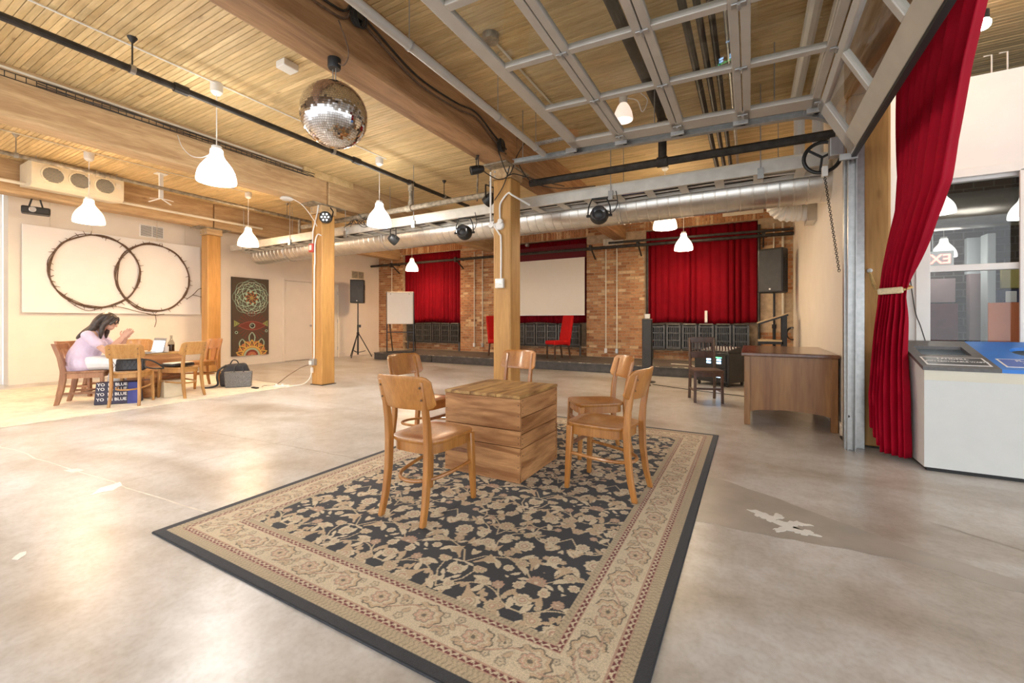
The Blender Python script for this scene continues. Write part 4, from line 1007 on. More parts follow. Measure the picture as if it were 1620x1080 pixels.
# ================================================================== LEFT WALL PIECES
t = root('hanging_canvas', 'large blank white canvas hung by chains on the cream wall', 'canvas', (XL + .06, 3.86, 1.30), world=True)
MB().box(XL + .05, XL + .09, 2.42, 5.29, 1.31, 2.92).build('panel', 'canvas', t, smooth=0, bevel=.004)
for y in (2.78, 3.36, 4.44, 4.98):
    mb = MB(); z = 2.93
    while z < 3.40: mb.lathe([(.006, 0), (.009, .008), (.006, .016)], 6, (XL + .06, y, z)); z += .022
    o = mb.build('chain', 'raceway', t); o['kind'] = 'stuff'
def wreath(cy, cz, ry, rz_, seed, label, mat='twig'):
    q = random.Random(seed); x = XL + .12
    t = root('twig_wreath', label, 'wreath', (x, cy, cz - rz_), 0, 'twig rings on the canvas', world=True)
    for sidx in range(4):
        ph = q.uniform(0, 6.28); pts = []; f1 = q.randint(2, 4); f2 = q.randint(6, 10)
        for k in range(72):
            a = 2 * math.pi * k / 72; dr = .016 * math.sin(f1 * a + ph) + .008 * math.sin(f2 * a + ph * 2)
            dx = .012 * math.cos(f1 * a + ph + 1.0) + .006 * math.sin(f2 * a)
            pts.append((x + dx, cy + (ry - .02 + dr) * math.cos(a), cz + (rz_ - .02 + dr) * math.sin(a)))
        MB().tube(pts, .0115 if sidx < 2 else .007, 6, closed=True).build('vine_strand', mat, t)
    for k in range(34):
        a = 2 * math.pi * (k + q.uniform(-.4, .4)) / 34; s = q.choice((-1, 1, 1)); l = q.uniform(.04, .085); b = a + q.uniform(-.7, .7)
        p = Vector((x, cy + (ry - .02) * math.cos(a), cz + (rz_ - .02) * math.sin(a)))
        MB().tube([p, p + Vector((q.uniform(-.01, .05), s * l * math.cos(b), s * l * math.sin(b)))], [.008, .003], 5).build('thorn_twig', mat, t)
    return t
wreath(3.43, 2.155, .70, .745, 2, 'ring of thorny brown twigs on the white canvas, nearer the projector')
wreath(4.375, 2.11, .675, .76, 8, 'ring of thorny brown twigs on the white canvas, nearer the timber column')
tw = root('dry_branch', 'thin dry branch hanging off the twig rings below the canvas edge', 'branch', (XL + .12, 4.0, 1.3), world=True)
for pts in ([(3.0, 1.55), (3.15, 1.42), (3.3, 1.36), (3.5, 1.42), (3.75, 1.45), (4.1, 1.35), (4.4, 1.29)], [(4.2, 1.33), (4.35, 1.28), (4.55, 1.31)], [(4.38, 1.3), (4.40, 1.15), (4.37, 1.02)], [(4.98, 1.66), (5.12, 1.78), (5.22, 1.90), (5.30, 1.94)], [(5.1, 1.77), (5.25, 1.74), (5.31, 1.72)]):
    MB().tube(smoothpath([(XL + .13, y, z) for y, z in pts], 4), .007, 5).build('twig', 'twig', tw)
# wall vents
def vent(y0, y1, z0, z1, n, label, mat='raceway'):
    t = root('air_vent', label, 'vent', (XL + .01, (y0 + y1) / 2, z0), world=True, group='wall vents')
    MB().box(XL, XL + .012, y0 - .02, y1 + .02, z0 - .02, z1 + .02).build('frame', mat, t, smooth=0)
    MB().box(XL + .012, XL + .014, y0, y1, z0, z1).build('backing', 'grille', t, smooth=0)
    for k in range(n):
        z = z0 + (z1 - z0) * (k + .5) / n; MB().box(XL + .012, XL + .028, y0, y1, z - .006, z + .004).build('slat', mat, t, smooth=0)
    MB().box(XL + .012, XL + .03, (y0 + y1) / 2 - .006, (y0 + y1) / 2 + .006, z0, z1).build('divider', mat, t, smooth=0)
vent(4.17, 4.57, 3.02, 3.25, 10, 'louvred cream vent above the hanging canvas', 'white')
vent(9.82, 10.30, 2.60, 2.82, 9, 'brownish louvred vent above the loudspeaker by the doors', 'acbody')

# ---- painted mural panel
def mural(W, L, st):
    nu, nv = int(W / st), int(L / st)
    u, v = np.meshgrid(np.linspace(0, 1, nu + 1), np.linspace(0, L / W, nv + 1), indexing='ij')     # width units, v up
    C = lambda *c: np.array(c); H_ = L / W
    bg, mint, orange, yel, rust, cream, olive, dk = C(.085, .06, .04), C(.36, .52, .40), C(.55, .20, .07), C(.68, .44, .10), C(.23, .05, .035), C(.62, .58, .44), C(.30, .34, .10), C(.03, .022, .018)
    img = np.empty(u.shape + (3,)); img[:] = bg
    def put(m, c, a=1.0): img[m] = img[m] * (1 - a) + c * a
    # mandala
    dx, dy = u - .52, v - (H_ - .54); r = np.hypot(dx, dy); a = np.arctan2(dy, dx)
    lob = np.abs(np.cos(a * 4)); lob2 = np.abs(np.cos(a * 4 + math.pi / 2)); l8 = np.abs(np.cos(a * 8))
    for k, (r0, amp, w_, c, lb) in enumerate([(.15, .05, .012, orange, lob), (.21, .05, .014, mint, lob2), (.28, .06, .010, mint, lob), (.31, .05, .008, mint, l8), (.36, .07, .011, mint, lob2), (.395, .06, .008, cream * .8, lob), (.43, .05, .010, mint * .8, lob2), (.47, .06, .006, mint * .7, lob)]):
        put(np.abs(r - (r0 + amp * (lb - .5))) < w_, c)
    for k in range(8):
        b = k * math.pi / 4 + .2
        for rr, rad, c in ((.165, .034, mint * 1.1), (.30, .028, dk), (.30, .014, mint), (.38, .03, mint * .7), (.38, .016, dk)):
            put(np.hypot(dx - rr * math.cos(b + (.39 if rr > .2 else 0)), dy - rr * math.sin(b + (.39 if rr > .2 else 0))) < rad, c)
    put((r < .11) & (np.sin(a * 8) > 0), orange * .8); put(r < .05, olive); put(r < .025, orange)
    dots = (np.sin(r * 120) > .2) & (np.sin(a * 40) > .45) & (r > .22) & (r < .42); put(dots, mint, .7)
    # eye
    ex_, ey_ = u - .54, v - (H_ - 1.31); ee = np.abs(ey_) + .9 * ex_ ** 2
    rad = np.hypot(ex_, ey_); put((rad < .40) & (np.sin(np.arctan2(ey_, ex_) * 26) > 0), rust * .8, .6)
    put(ee < .125, C(.34, .10, .07)); put(ee < .108, rust * .8); put(np.hypot(ex_, ey_ + .0) < .078, mint); put(np.hypot(ex_, ey_) < .055, dk); put(np.hypot(ex_ - .015, ey_ - .012) < .014, cream)
    put(np.hypot(ex_, ey_) < .04, dk); put(np.hypot(ex_ + .012, ey_ - .015) < .012, mint)
    # triangles and eyes at the sides
    for s, x0 in ((1, .06), (-1, .97)):
        tx = (u - x0) * s; ty = np.abs(v - (H_ - 1.25)); m = (tx > 0) & (tx < .15) & (ty < .09 * (1 - tx / .15)); put(m, olive); put((tx > .03) & (tx < .10) & (ty < .045 * (1 - tx / .13)), dk); put((tx > .04) & (tx < .085) & (ty < .025), olive)
        cx_ = .12 if s == 1 else .93; cy_ = H_ - (1.49 if s == 1 else 1.46); d = np.hypot(u - cx_, v - cy_); put(d < .04, mint); put(d < .022, dk)
    # lotus and rainbow
    lx, ly = np.abs(u - .53), v
    for (px, py, ww, hh) in ((0, .34, .17, .30), (.26, .20, .16, .26)):
        tx = np.abs(lx - px); ty = (ly - py) / hh; sh = ww * np.clip(1 - ty, 0, 1) ** .6 * np.clip(ty + .35, 0, 1); m = (ty > -.3) & (ty < 1)
        put(m & (tx < sh), mint * .9); put(m & (tx < sh - .035), bg * .8)
    d = np.hypot(u - .53, v + .02)
    for k in range(9):
        b = math.pi * (k + .5) / 9; qx, qy = .53 + .33 * math.cos(b), .33 * math.sin(b); put(np.hypot(u - qx, v - qy) < .075, orange)
    for k in range(7):
        b = math.pi * (k + .5) / 7; c, s = math.cos(b), math.sin(b); rr = (u - .53) * c + v * s; tt = np.abs(-(u - .53) * s + v * c)
        e_ = (rr - .24) / .20; sh = .085 * np.clip(1 - e_, 0, 1) ** .7; m = (e_ > 0) & (e_ < 1); put(m & (tt < sh), yel); put(m & (tt < sh - .026), bg); put(m & (tt < sh - .05) & (e_ < .5), orange)
    for rr, c in ((.28, yel), (.245, C(.50, .25, .08)), (.22, mint), (.175, rust), (.12, C(.50, .16, .09)), (.07, orange), (.035, cream)): put((d < rr), c)
    return np.clip(img, 0, 1)
mu = root('painted_mural', 'tall dark painting of a mandala, an eye and a lotus on the cream wall', 'painting', (XL + .0215, 6.5, .25))
MB().box(-.02, .018, -.48, .48, 0, 2.04).build('panel', 'black', mu, smooth=0)
M['paint'] = attrmat('mural_paint', .6)
coloured_sheet('painted_surface', .96, 2.04, mural(.96, 2.04, .006), M['paint'], lambda u, v: np.stack([np.full_like(u, .0195), u - .48, v], 1), mu)

# ================================================================== GROUP AT THE LEFT
lr = MB().box(-10.9, -7.03, .2, 4.75, 0, .009).build('woven_rug', 'rug2', smooth=0, bevel=.003); tag(lr, 'pale cream woven rug under the group at the wall', 'rug')
ZR = .0095
crate((-8.18, 3.12, ZR), .64, .56, .655, 'wooden crate table with laptop and mug at the group by the wall', [(.34, .36, .3), (.5, .5), (.5, .5), (.26, .30, .44)])
GL = 'chairs round the laptop table'
L1 = oak_chair('honey_light', 'light oak cafe chair with a black quilted handbag on its seat'); place(L1, (-7.50, 2.60, ZR), facing(-.80, .60), None, GL)
L2 = copy_tree(L1); place(L2, (-7.58, 3.22, ZR), facing(-.95, -.29), 'light oak cafe chair with a black laptop sleeve on its seat', GL)
L3 = oak_chair('honey', 'honey oak chair with back splat beside the timber column and travel bags', True); place(L3, (-8.36, 3.84, ZR), facing(.14, -1), None, GL)
L4 = copy_tree(L2); place(L4, (-8.83, 3.17, ZR), facing(1, -.2), 'light oak chair across the laptop table, seen behind the raised hands', GL)
def brown_chair(label):
    t = root('library_chair', label, 'chair', (0, 0, 0), 0, 'brown library chairs')
    MB().box(-.215, .215, -.20, .225, .425, .455).build('seat', 'redwood', t, smooth=0, bevel=.01)
    MB().box(-.19, .19, .18, .205, .36, .425).box(-.19, .19, -.19, -.165, .36, .425).box(-.20, -.175, -.18, .19, .355, .425).box(.175, .20, -.18, .19, .355, .425).build('apron', 'redwood', t, smooth=0)
    for s in (-1, 1):
        MB().bar((s * .185, .195, .43), (s * .188, .20, 0), .042, .042).build('front_leg', 'redwood', t, smooth=0, bevel=.005)
        P = [(-.27, 0), (-.225, .18), (-.20, .36), (-.20, .46), (-.235, .64), (-.30, .835)]; Wd = [.05, .06, .066, .064, .052, .042]; mb = MB()
        for (y, z), w_ in zip(P, Wd): mb.v += [(s * .19 - .02, y - w_ / 2, z), (s * .19 + .02, y - w_ / 2, z), (s * .19 + .02, y + w_ / 2, z), (s * .19 - .02, y + w_ / 2, z)]
        for i in range(5):
            for k in range(4): a = i * 4; mb.f.append((a + k, a + (k + 1) % 4, a + 4 + (k + 1) % 4, a + 4 + k))
        mb.f += [(3, 2, 1, 0), (20, 21, 22, 23)]
        mb.build('rear_leg', 'redwood', t, smooth=40, bevel=.006)
        MB().bar((s * .187, -.225, .15), (s * .187, .19, .15), .02, .03).build('side_rung', 'redwood', t, smooth=0)
    MB().bar((-.187, .01, .155), (.187, .01, .155), .03, .018).build('cross_rung', 'redwood', t, smooth=0)
    MB().bar((-.19, -.285, .79), (.19, -.285, .79), .022, .085).build('top_rail', 'redwood', t, smooth=0, bevel=.008)
    MB().bar((-.19, -.212, .55), (.19, -.212, .55), .018, .05).build('lower_rail', 'redwood', t, smooth=0, bevel=.004)
    for x in (-.10, 0, .10): MB().bar((x, -.214, .56), (x, -.272, .76), .045, .010, (0, 1, 0)).build('back_slat', 'redwood', t, smooth=0)
    return t
fdir = Vector((.55, .835))
PB = Vector((-8.20, 2.36))
bc = brown_chair('red-brown library chair carrying the seated person in the lilac blouse'); place(bc, (PB.x, PB.y, ZR), facing(*fdir))
bc2 = copy_tree(bc); place(bc2, (-9.05, 2.60, ZR), facing(.86, .5), 'empty red-brown library chair by the wall behind the seated person')

# ---- things on and around the table
ZT = ZR + .655
lp = root('laptop', 'small open laptop with a lit blue-white screen on the crate table', 'laptop', (-8.28, 2.96, ZT + .001), facing(-.78, -.62))
MB().box(-.15, .15, -.11, .11, 0, .014).build('base', 'steel', lp, smooth=0, bevel=.004)
MB().box(-.13, .13, -.03, .08, .014, .016).build('keyboard', 'black', lp, smooth=0)
lid = MB().add([(-.15, -.11, .012), (.15, -.11, .012), (.15, -.105, .016), (-.15, -.105, .016), (-.15, -.16, .225), (.15, -.16, .225), (.15, -.152, .225), (-.15, -.152, .225)], [(0, 3, 2, 1), (4, 5, 6, 7), (0, 1, 5, 4), (1, 2, 6, 5), (2, 3, 7, 6), (3, 0, 4, 7)]).build('lid', 'steel', lp, smooth=0)
MB().add([(-.14, -.1055, .024), (.14, -.1055, .024), (.14, -.1505, .217), (-.14, -.1505, .217)], [(0, 1, 2, 3)]).build('screen', 'laptopscreen', lid, smooth=0)
place(lp, (-8.0, 2.98, ZT + .001), facing(.125, -.992))
mg = root('mug', 'white ceramic mug on the crate table', 'mug', (-7.95, 3.17, ZT + .001), facing(-.5, -1))
MB().lathe([(.0, .002), (.036, .002), (.042, .012), (.043, .095), (.039, .095), (.037, .012), (0, .010)], 24).build('cup', 'plastic', mg)
MB().tube([(0, .04, .078), (0, .066, .074), (0, .074, .052), (0, .064, .028), (0, .040, .024)], .007, 8).build('handle', 'plastic', mg)
gl = MB().lathe([(0, .002), (.032, .002), (.036, .11), (.033, .11), (.029, .008), (0, .008)], 20).build('drinking_glass', 'bottle'); gl.location = (-8.08, 3.15, ZT + .001); tag(gl, 'clear drinking glass beside the mug on the crate table', 'glass')
bt = root('bottle', 'clear glass bottle half full of dark drink on the crate table', 'bottle', (-8.05, 3.285, ZT + .001))
MB().lathe([(0, 0), (.042, 0), (.045, .01), (.045, .14), (.03, .175), (.018, .20), (.016, .245), (.019, .247), (.019, .26), (.013, .26), (.013, .2), (.026, .17), (.041, .137), (.041, .012), (0, .010)], 24).build('glass', 'bottle', bt)
MB().lathe([(0, .012), (.039, .012), (.039, .115), (0, .115)], 20).build('drink', 'dimglass', bt)
# bags
def hbag(loc, rz):
    t = root('handbag', 'black quilted leather handbag lying on the oak chair seat', 'bag', loc, rz)
    MB().add([(-.16, -.05, 0), (.16, -.05, 0), (.16, .05, 0), (-.16, .05, 0), (-.15, -.03, .165), (.15, -.03, .165), (.15, .03, .165), (-.15, .03, .165)], [(0, 3, 2, 1), (4, 5, 6, 7), (0, 1, 5, 4), (1, 2, 6, 5), (2, 3, 7, 6), (3, 0, 4, 7)]).build('body', 'leather', t, smooth=60, bevel=.02, seg=3)
    for s in (-1, 1):
        for k in range(-3, 4):
            x = k * .05; MB().tube([(x - .04 * s * .9, -.046, .02), (x + .04 * s * .9, -.034, .145)], .0028, 5).build('quilt_seam', 'leather', t)
    MB().tube(smoothpath([(.14, 0, .15), (.22, .02, .13), (.30, .05, .07), (.34, .08, .012), (.28, .09, .008), (.20, .05, .02), (.15, .01, .05)], 6), .011, 6).build('strap', 'leather', t)
    return t
hbag((-7.45, 2.57, ZR + .461), facing(-.80, .60) + math.pi * 0)
sl = root('laptop_sleeve', 'black laptop sleeve with grey papers lying on the oak chair seat', 'sleeve', (-7.62, 3.20, ZR + .461), facing(-.95, -.29))
MB().box(-.17, .17, -.12, .13, 0, .045).build('case', 'leather', sl, smooth=60, bevel=.018, seg=3); MB().box(-.15, .14, -.11, .10, .046, .054).build('papers', 'paper', sl, smooth=0)
bb = root('printed_bag', 'dark blue shopping bag with white lettering under the quilted handbag chair', 'bag', (-7.72, 2.60, ZR), facing(.80, -.60))
MB().add([(-.24, -.10, 0), (.24, -.10, 0), (.24, .10, 0), (-.24, .10, 0), (-.23, -.06, .30), (.23, -.06, .30), (.23, .06, .30), (-.23, .06, .30)], [(0, 3, 2, 1), (4, 5, 6, 7), (0, 1, 5, 4), (1, 2, 6, 5), (2, 3, 7, 6), (3, 0, 4, 7)]).build('sack', 'bagdark', bb, smooth=50, bevel=.012)
MB().add([(-.243, .1012, .0), (-.12, .101, 0), (-.12, .0625, .29), (-.235, .0625, .29)], [(0, 1, 2, 3)]).build('side_panel', 'bagblue', bb, smooth=0)
place(bb, (-7.70, 2.53, ZR), facing(.80, -.60))
for k, z in enumerate((.05, .12, .19, .25)): textobj('lettering', 'YO  IN BLUE', 'signwhite', bb, (.05, .1025 - .04 * (z / .3) + .001, z + .018), (R(90) + .13, 0, math.pi), .058)
tag(MB().box(-7.80, -7.62, 3.02, 3.28, ZR, .26).build('cardboard_box', 'acbody', smooth=0, bevel=.004), 'small brown cardboard box under the laptop sleeve chair', 'box')
bp = root('backpack', 'black backpack slumped on the floor behind the grey tote', 'bag', (-7.98, 4.22, ZR), facing(.8, -.6))
MB().add([(-.20, -.13, 0), (.22, -.13, 0), (.22, .12, 0), (-.20, .12, 0), (-.23, -.12, .20), (.23, -.12, .20), (.23, .10, .20), (-.23, .10, .20), (-.16, -.08, .40), (.15, -.09, .38), (.15, .04, .38), (-.16, .05, .40)],
         [(0, 3, 2, 1), (8, 9, 10, 11)] + [(a, a + 1 if a % 4 < 3 else a - 3, (a + 1 if a % 4 < 3 else a - 3) + 4, a + 4) for a in range(8)]).build('body', 'charcoal', bp, smooth=70, bevel=.05, seg=4)
MB().tube(smoothpath([(-.05, 0, .38), (-.02, 0, .44), (.04, 0, .45), (.08, 0, .38)], 5), .010, 6).build('handle', 'charcoal', bp)
MB().tube(smoothpath([(.12, .08, .37), (.22, .12, .30), (.25, .13, .18), (.24, .14, .05), (.34, .20, .010), (.42, .20, .010)], 6), .017, 6).build('strap', 'charcoal', bp)
tb = root('tote_bag', 'grey patterned tote bag standing on the floor beside the timber column', 'bag', (-7.77, 4.16, ZR), facing(.8, -.6))
MB().add([(-.19, -.07, 0), (.19, -.07, 0), (.19, .07, 0), (-.19, .07, 0), (-.21, -.045, .27), (.21, -.045, .27), (.21, .045, .27), (-.21, .045, .27)], [(0, 3, 2, 1), (4, 5, 6, 7), (0, 1, 5, 4), (1, 2, 6, 5), (2, 3, 7, 6), (3, 0, 4, 7)]).build('body', 'tote', tb, smooth=60, bevel=.015)
for y in (-.045, .045): MB().tube(smoothpath([(-.08, y, .26), (-.07, y * .8, .36), (-.02, y * .6, .40), (.04, y * .8, .36), (.06, y, .26)], 6), .008, 6).build('handle', 'leather', tb)
tag(MB().box(-7.42, -7.27, 4.17, 4.23, ZR, .035).build('glasses_case', 'black', smooth=60, bevel=.015, seg=3), 'small black case lying on the rug beside the tote', 'case')
tag(MB().tube(smoothpath([(-7.0, 4.97, .36), (-7.15, 4.9, .30), (-7.3, 4.75, .16), (-7.4, 4.6, .02), (-7.5, 4.45, .012), (-7.4, 4.35, .012)], 6), .006, 6).build('cable', 'twig'), 'brown power cord drooping from the column outlet to the floor', 'cable')
tag(MB().tube(smoothpath([(-6.9, 4.96, .25), (-6.92, 4.92, .12), (-6.98, 4.85, .03), (-7.05, 4.72, .011), (-7.02, 4.55, .011)], 6), .008, 6).build('cable', 'plastic'), 'white power cord running down from the column outlet', 'cable')
ps = root('power_strip', 'white power strip with loose cords on the rug edge', 'power strip', (-7.12, 4.52, .0095), .9)
MB().box(-.12, .12, -.025, .025, 0, .03).build('body', 'plastic', ps, smooth=0, bevel=.006)
for x in (-.07, .02): MB().box(x - .02, x + .02, -.018, .018, .03, .055).build('plug', 'plastic', ps, smooth=0, bevel=.004)
# ================================================================== PERSON
# local frame: sits facing +Y, origin on the rug under the seat
pl_ = Vector((PB.x, PB.y, ZR)); prz = facing(*fdir)
def lean(mb):      # how far the upper body bends over the knees
    mb.v = [(x, y - .105 * max(0.0, min(1.0, (z - .52) / .42)), z) for x, y, z in mb.v]; return mb
def caps(mb, pts, rs, n=12): 
    pts = smoothpath(pts, 4); m = len(rs); RS = []
    for i in range(m - 1):
        for j in range(4): RS.append(rs[i] + (rs[i + 1] - rs[i]) * j / 4)
    RS.append(rs[-1])
    mb.tube(pts, RS, n); mb.ball(pts[0], RS[0] * .98, 12, 8); mb.ball(pts[-1], RS[-1] * .98, 12, 8); return mb
body = MB()
hip, chest, neck = Vector((0, -.06, .545)), Vector((0, .13, .86)), Vector((0, .235, 1.01))
caps(body, [hip, (0, .03, .70), chest, (0, .20, .96)], [.125, .115, .125, .07], 16)
caps(body, [(0, .19, .95), (0, .245, 1.04), (0, .275, 1.10)], [.052, .046, .05])
headc = Vector((0, .315, 1.135)); hrot = Matrix.Rotation(R(-24), 3, 'X')
HD = lambda x, y, z: headc + hrot @ Vector((x, y, z))
body.ball(headc, .1, 20, 14, (.76, .93, 1.12), hrot)
body.ball(HD(0, .052, -.062), .058, 14, 10, (.86, .75, .8), hrot)                 # jaw
body.ball(HD(0, .098, -.012), .017, 10, 8, (.75, .9, 1.5), hrot); body.ball(HD(0, .106, -.026), .015, 10, 8)      # nose
body.ball(HD(0, .086, -.060), .021, 10, 8, (1.3, .6, .55), hrot)                  # lips
for s in (-1, 1):
    body.ball(HD(s * .076, -.005, -.012), .024, 10, 8, (.4, .8, 1.25), hrot)      # ears
    sh = Vector((s * .165, .145, .935)); body.ball(sh, .062, 12, 8); body.ball(Vector((s * .09, .16, .945)), .07, 12, 8)
    el = Vector((s * .215, .30, .705)) if s > 0 else Vector((s * .22, .31, .71))
    wr_ = Vector((s * .075, .475, .90)); caps(body, [sh, sh.lerp(el, .5) + Vector((s * .015, 0, 0)), el], [.052, .046, .040]); caps(body, [el, el.lerp(wr_, .45), wr_], [.040, .038, .026])
    # hand: palm, four fingers, thumb, raised together in front of the face
    pdir = Vector((-s * .16, .62, .77)).normalized(); side = Vector((s * .15, .72, -.66)); side = (side - pdir * side.dot(pdir)).normalized(); nrm = pdir.cross(side)
    pc = wr_ + pdir * .045
    body.ball(pc, .045, 12, 8, (1, 1, 1), Matrix((side * .85, pdir * 1.05, nrm * .38)).transposed())
    for k, (off, ln) in enumerate(((-.028, .068), (-.010, .078), (.009, .074), (.027, .058))):
        b0 = pc + pdir * .034 + side * off; b1 = b0 + (pdir + side * off * 3).normalized() * ln * .5; b2 = b1 + (pdir * .95 + side * off * 2 + nrm * (-s) * .22).normalized() * ln * .5
        caps(body, [b0, b1, b2], [.0092, .0085, .007], 8)
    th0 = pc - side * .028 - pdir * .015; caps(body, [th0, th0 - side * .028 + pdir * .022, th0 - side * .034 + pdir * .052], [.012, .010, .008], 8)
    # legs
    kn = Vector((s * .11, .375, .53)); an = Vector((s * .09, .25 if s > 0 else .30, .10)); 
    caps(body, [(s * .085, -.03, .535), (s * .10, .18, .545), kn], [.088, .080, .062]); caps(body, [kn, kn.lerp(an, .35) + Vector((0, -.02, 0)), an], [.058, .056, .036])
    caps(body, [an + Vector((0, -.025, -.035)), an + Vector((0, .06, -.055)), an + Vector((0, .16, -.072))], [.034, .034, .024])
me_o = lean(body).build('person', 'skin', smooth=80)
me_o.location = pl_; me_o.rotation_euler = (0, 0, prz)
md = me_o.modifiers.new('fuse', 'REMESH'); md.mode = 'VOXEL'; md.voxel_size = .0055; md.use_smooth_shade = True
md = me_o.modifiers.new('smooth', 'SMOOTH'); md.factor = .5; md.iterations = 4
tag(me_o, 'seated person with long dark hair in lilac blouse and white trousers, hands raised', 'person')
def cloth(name, mb, mat, vox=.008, it=6):
    o = lean(mb).build(name, mat, me_o, smooth=80)
    md = o.modifiers.new('fuse', 'REMESH'); md.mode = 'VOXEL'; md.voxel_size = vox; md.use_smooth_shade = True
    md = o.modifiers.new('smooth', 'SMOOTH'); md.factor = .5; md.iterations = it
    return o
sh_ = MB()
caps(sh_, [(0, -.075, .50), (0, -.045, .62), (0, .04, .74), (0, .13, .87), (0, .175, .935)], [.168, .156, .145, .140, .095], 18)
for s in (-1, 1):
    sh_.ball((s * .085, -.03, .545), .128, 14, 10, (1, 1, 1.05)); sh_.ball((s * .10, .14, .925), .086, 12, 8)
    sv = Vector((s * .165, .145, .935)); sh_.ball(sv, .078, 12, 8); caps(sh_, [sv, sv + Vector((s * .03, .075, -.105))], [.076, .074])
    sh_.ball((s * .07, .19, .80), .072, 12, 8)
blouse = cloth('blouse', sh_, 'lilac')
tr_ = MB()
sh = tr_.ball((0, -.06, .545), .14, 16, 10, (1.15, 1, .85))
for s in (-1, 1):
    kn = Vector((s * .11, .375, .53)); an = Vector((s * .09, .25 if s > 0 else .30, .10))
    caps(tr_, [(s * .085, -.05, .545), (s * .10, .18, .55), kn], [.108, .100, .082]); caps(tr_, [kn, kn.lerp(an, .4) + Vector((0, -.02, 0)), kn.lerp(an, .72)], [.078, .074, .062])
cloth('trousers', tr_, 'jeans')
for s in (-1, 1):
    an = Vector((s * .09, .25 if s > 0 else .30, .10)); MB().add([], [])
    sd = MB(); caps(sd, [an + Vector((0, -.045, -.090)), an + Vector((0, .06, -.092)), an + Vector((0, .175, -.092))], [.030, .034, .030], 10)
    sd.v = [(x, y, max(.002, min(z, .022))) for x, y, z in sd.v]; so = sd.build('sandal', 'black', me_o)
    MB().tube(smoothpath([an + Vector((-.04, .07, -.08)), an + Vector((0, .075, -.012)), an + Vector((.04, .07, -.08))], 5), .008, 6).build('strap', 'black', so)
hr = MB()
hr.ball(HD(0, -.022, .016), .107, 20, 14, (.86, .98, 1.08), hrot)
for s in (-1, 1):
    caps(hr, [HD(s * .045, .02, .085), HD(s * .082, .015, .02), HD(s * .088, -.005, -.08), Vector((s * .10, .27, .98)), Vector((s * .10, .25, .90))], [.030, .032, .034, .030, .012])
    caps(hr, [HD(s * .05, -.06, .05), HD(s * .07, -.09, -.04), Vector((s * .085, .16, 1.02)), Vector((s * .09, .075, .965)), Vector((s * .07, .0, .90))], [.05, .05, .046, .034, .012])
    caps(hr, [HD(s * .028, .065, .085), HD(s * .06, .075, .045), HD(s * .078, .055, -.02)], [.020, .018, .014])
caps(hr, [HD(0, -.07, .05), HD(0, -.10, -.03), Vector((0, .15, 1.05)), Vector((0, .06, .985)), Vector((0, -.03, .90))], [.06, .062, .055, .038, .014])
cloth('hair', hr, 'hair', .006, 3)
gs = MB()
for s in (-1, 1):
    gs.tube([HD(s * .034 + .026 * math.cos(a), .096, .012 + .019 * math.sin(a)) for a in [k * math.pi / 8 for k in range(16)]], .0032, 6, closed=True)
    gs.tube([HD(s * .062, .092, .018), HD(s * .076, .0, .012)], .003, 6)
lean(gs.tube([HD(-.010, .10, .016), HD(.010, .10, .016)], .003, 6)).build('glasses', 'black', me_o)
for s in (-1, 1): lean(MB().ball(HD(s * .033, .083, .010), .011, 10, 8)).build('eye', 'black', me_o)
lean(MB().tube([Vector((.075, .475, .90)) + Vector((.028 * math.cos(a), .018 * math.sin(a) - .02, .022 * math.sin(a) - .02)) for a in [k * math.pi / 8 for k in range(16)]], .005, 6, closed=True)).build('bracelet', 'twig', me_o)
# ================================================================== PENDANT LAMPS
def pendant(mat, col=(1, 1, 1), watt=0.0):
    t = root('pendant_lamp', '', 'lamp')                 # origin at the bottom rim of the shade, ceiling at +1.10
    prof = [(.190, 0), (.193, .02), (.190, .06), (.177, .115), (.152, .17), (.118, .22), (.086, .26), (.069, .295), (.063, .33), (.061, .36), (.052, .368), (.050, .362), (.058, .35), (.060, .32), (.066, .29), (.083, .255), (.114, .216), (.147, .166), (.172, .11), (.185, .06), (.189, .02), (.187, 0)]
    MB().lathe(prof, 28, closed=True).build('shade', mat, t, smooth=60)
    MB().tube([(0, 0, .34), (0, 0, .40)], .05, 12).build('shade_cap', 'plastic', t)
    if watt:                                              # the light the opal shade gives off in all directions
        ld = bpy.data.lights.new('lamp_light', 'POINT'); ld.energy = watt; ld.color = col; ld.shadow_soft_size = .2
        lo = bpy.data.objects.new('lamp_light', ld); COL.objects.link(lo); lo.parent = t; lo.location = (0, 0, .12)
    MB().ball((0, 0, .16), .035, 12, 8).build('bulb', mat, t)
    MB().tube([(0, 0, .38), (0, 0, 1.0)], .0055, 6).build('cord', 'plastic', t)
    MB().lathe([(0, .97), (.035, .975), (.058, 1.0), (.062, 1.04), (.062, 1.10), (0, 1.10)], 20).build('ceiling_rose', 'plastic', t)
    return t
ZS = 2.70
lw, lm, ls = pendant('lamp_warm', (1, .68, .40), 82), pendant('lamp_mid', (1, .95, .88), 82), pendant('lamp_soft', (1, .76, .48), 55)
GP = 'white bell pendant lamps'
place(lw, (-9.10, 2.62, ZS), 0, 'lit bell pendant lamp hanging in front of the beige air unit', GP)
place(copy_tree(lw), (-9.02, 5.02, ZS), 0, 'lit bell pendant lamp near the timber column at the canvas edge', GP)
place(copy_tree(lw), (-9.08, 9.95, ZS), 0, 'lit bell pendant lamp in front of the red curtain behind the flip chart', GP)
place(lm, (-5.20, 2.55, ZS), 0, 'bright bell pendant lamp in front of the pale beam, with a loose white wire', GP)
place(copy_tree(lm), (-5.26, 5.0, ZS), 0, 'bright bell pendant lamp beside the fire alarm column', GP)
place(ls, (-1.25, 7.5, ZS), 0, 'lit bell pendant lamp cut off by the big round duct', GP)
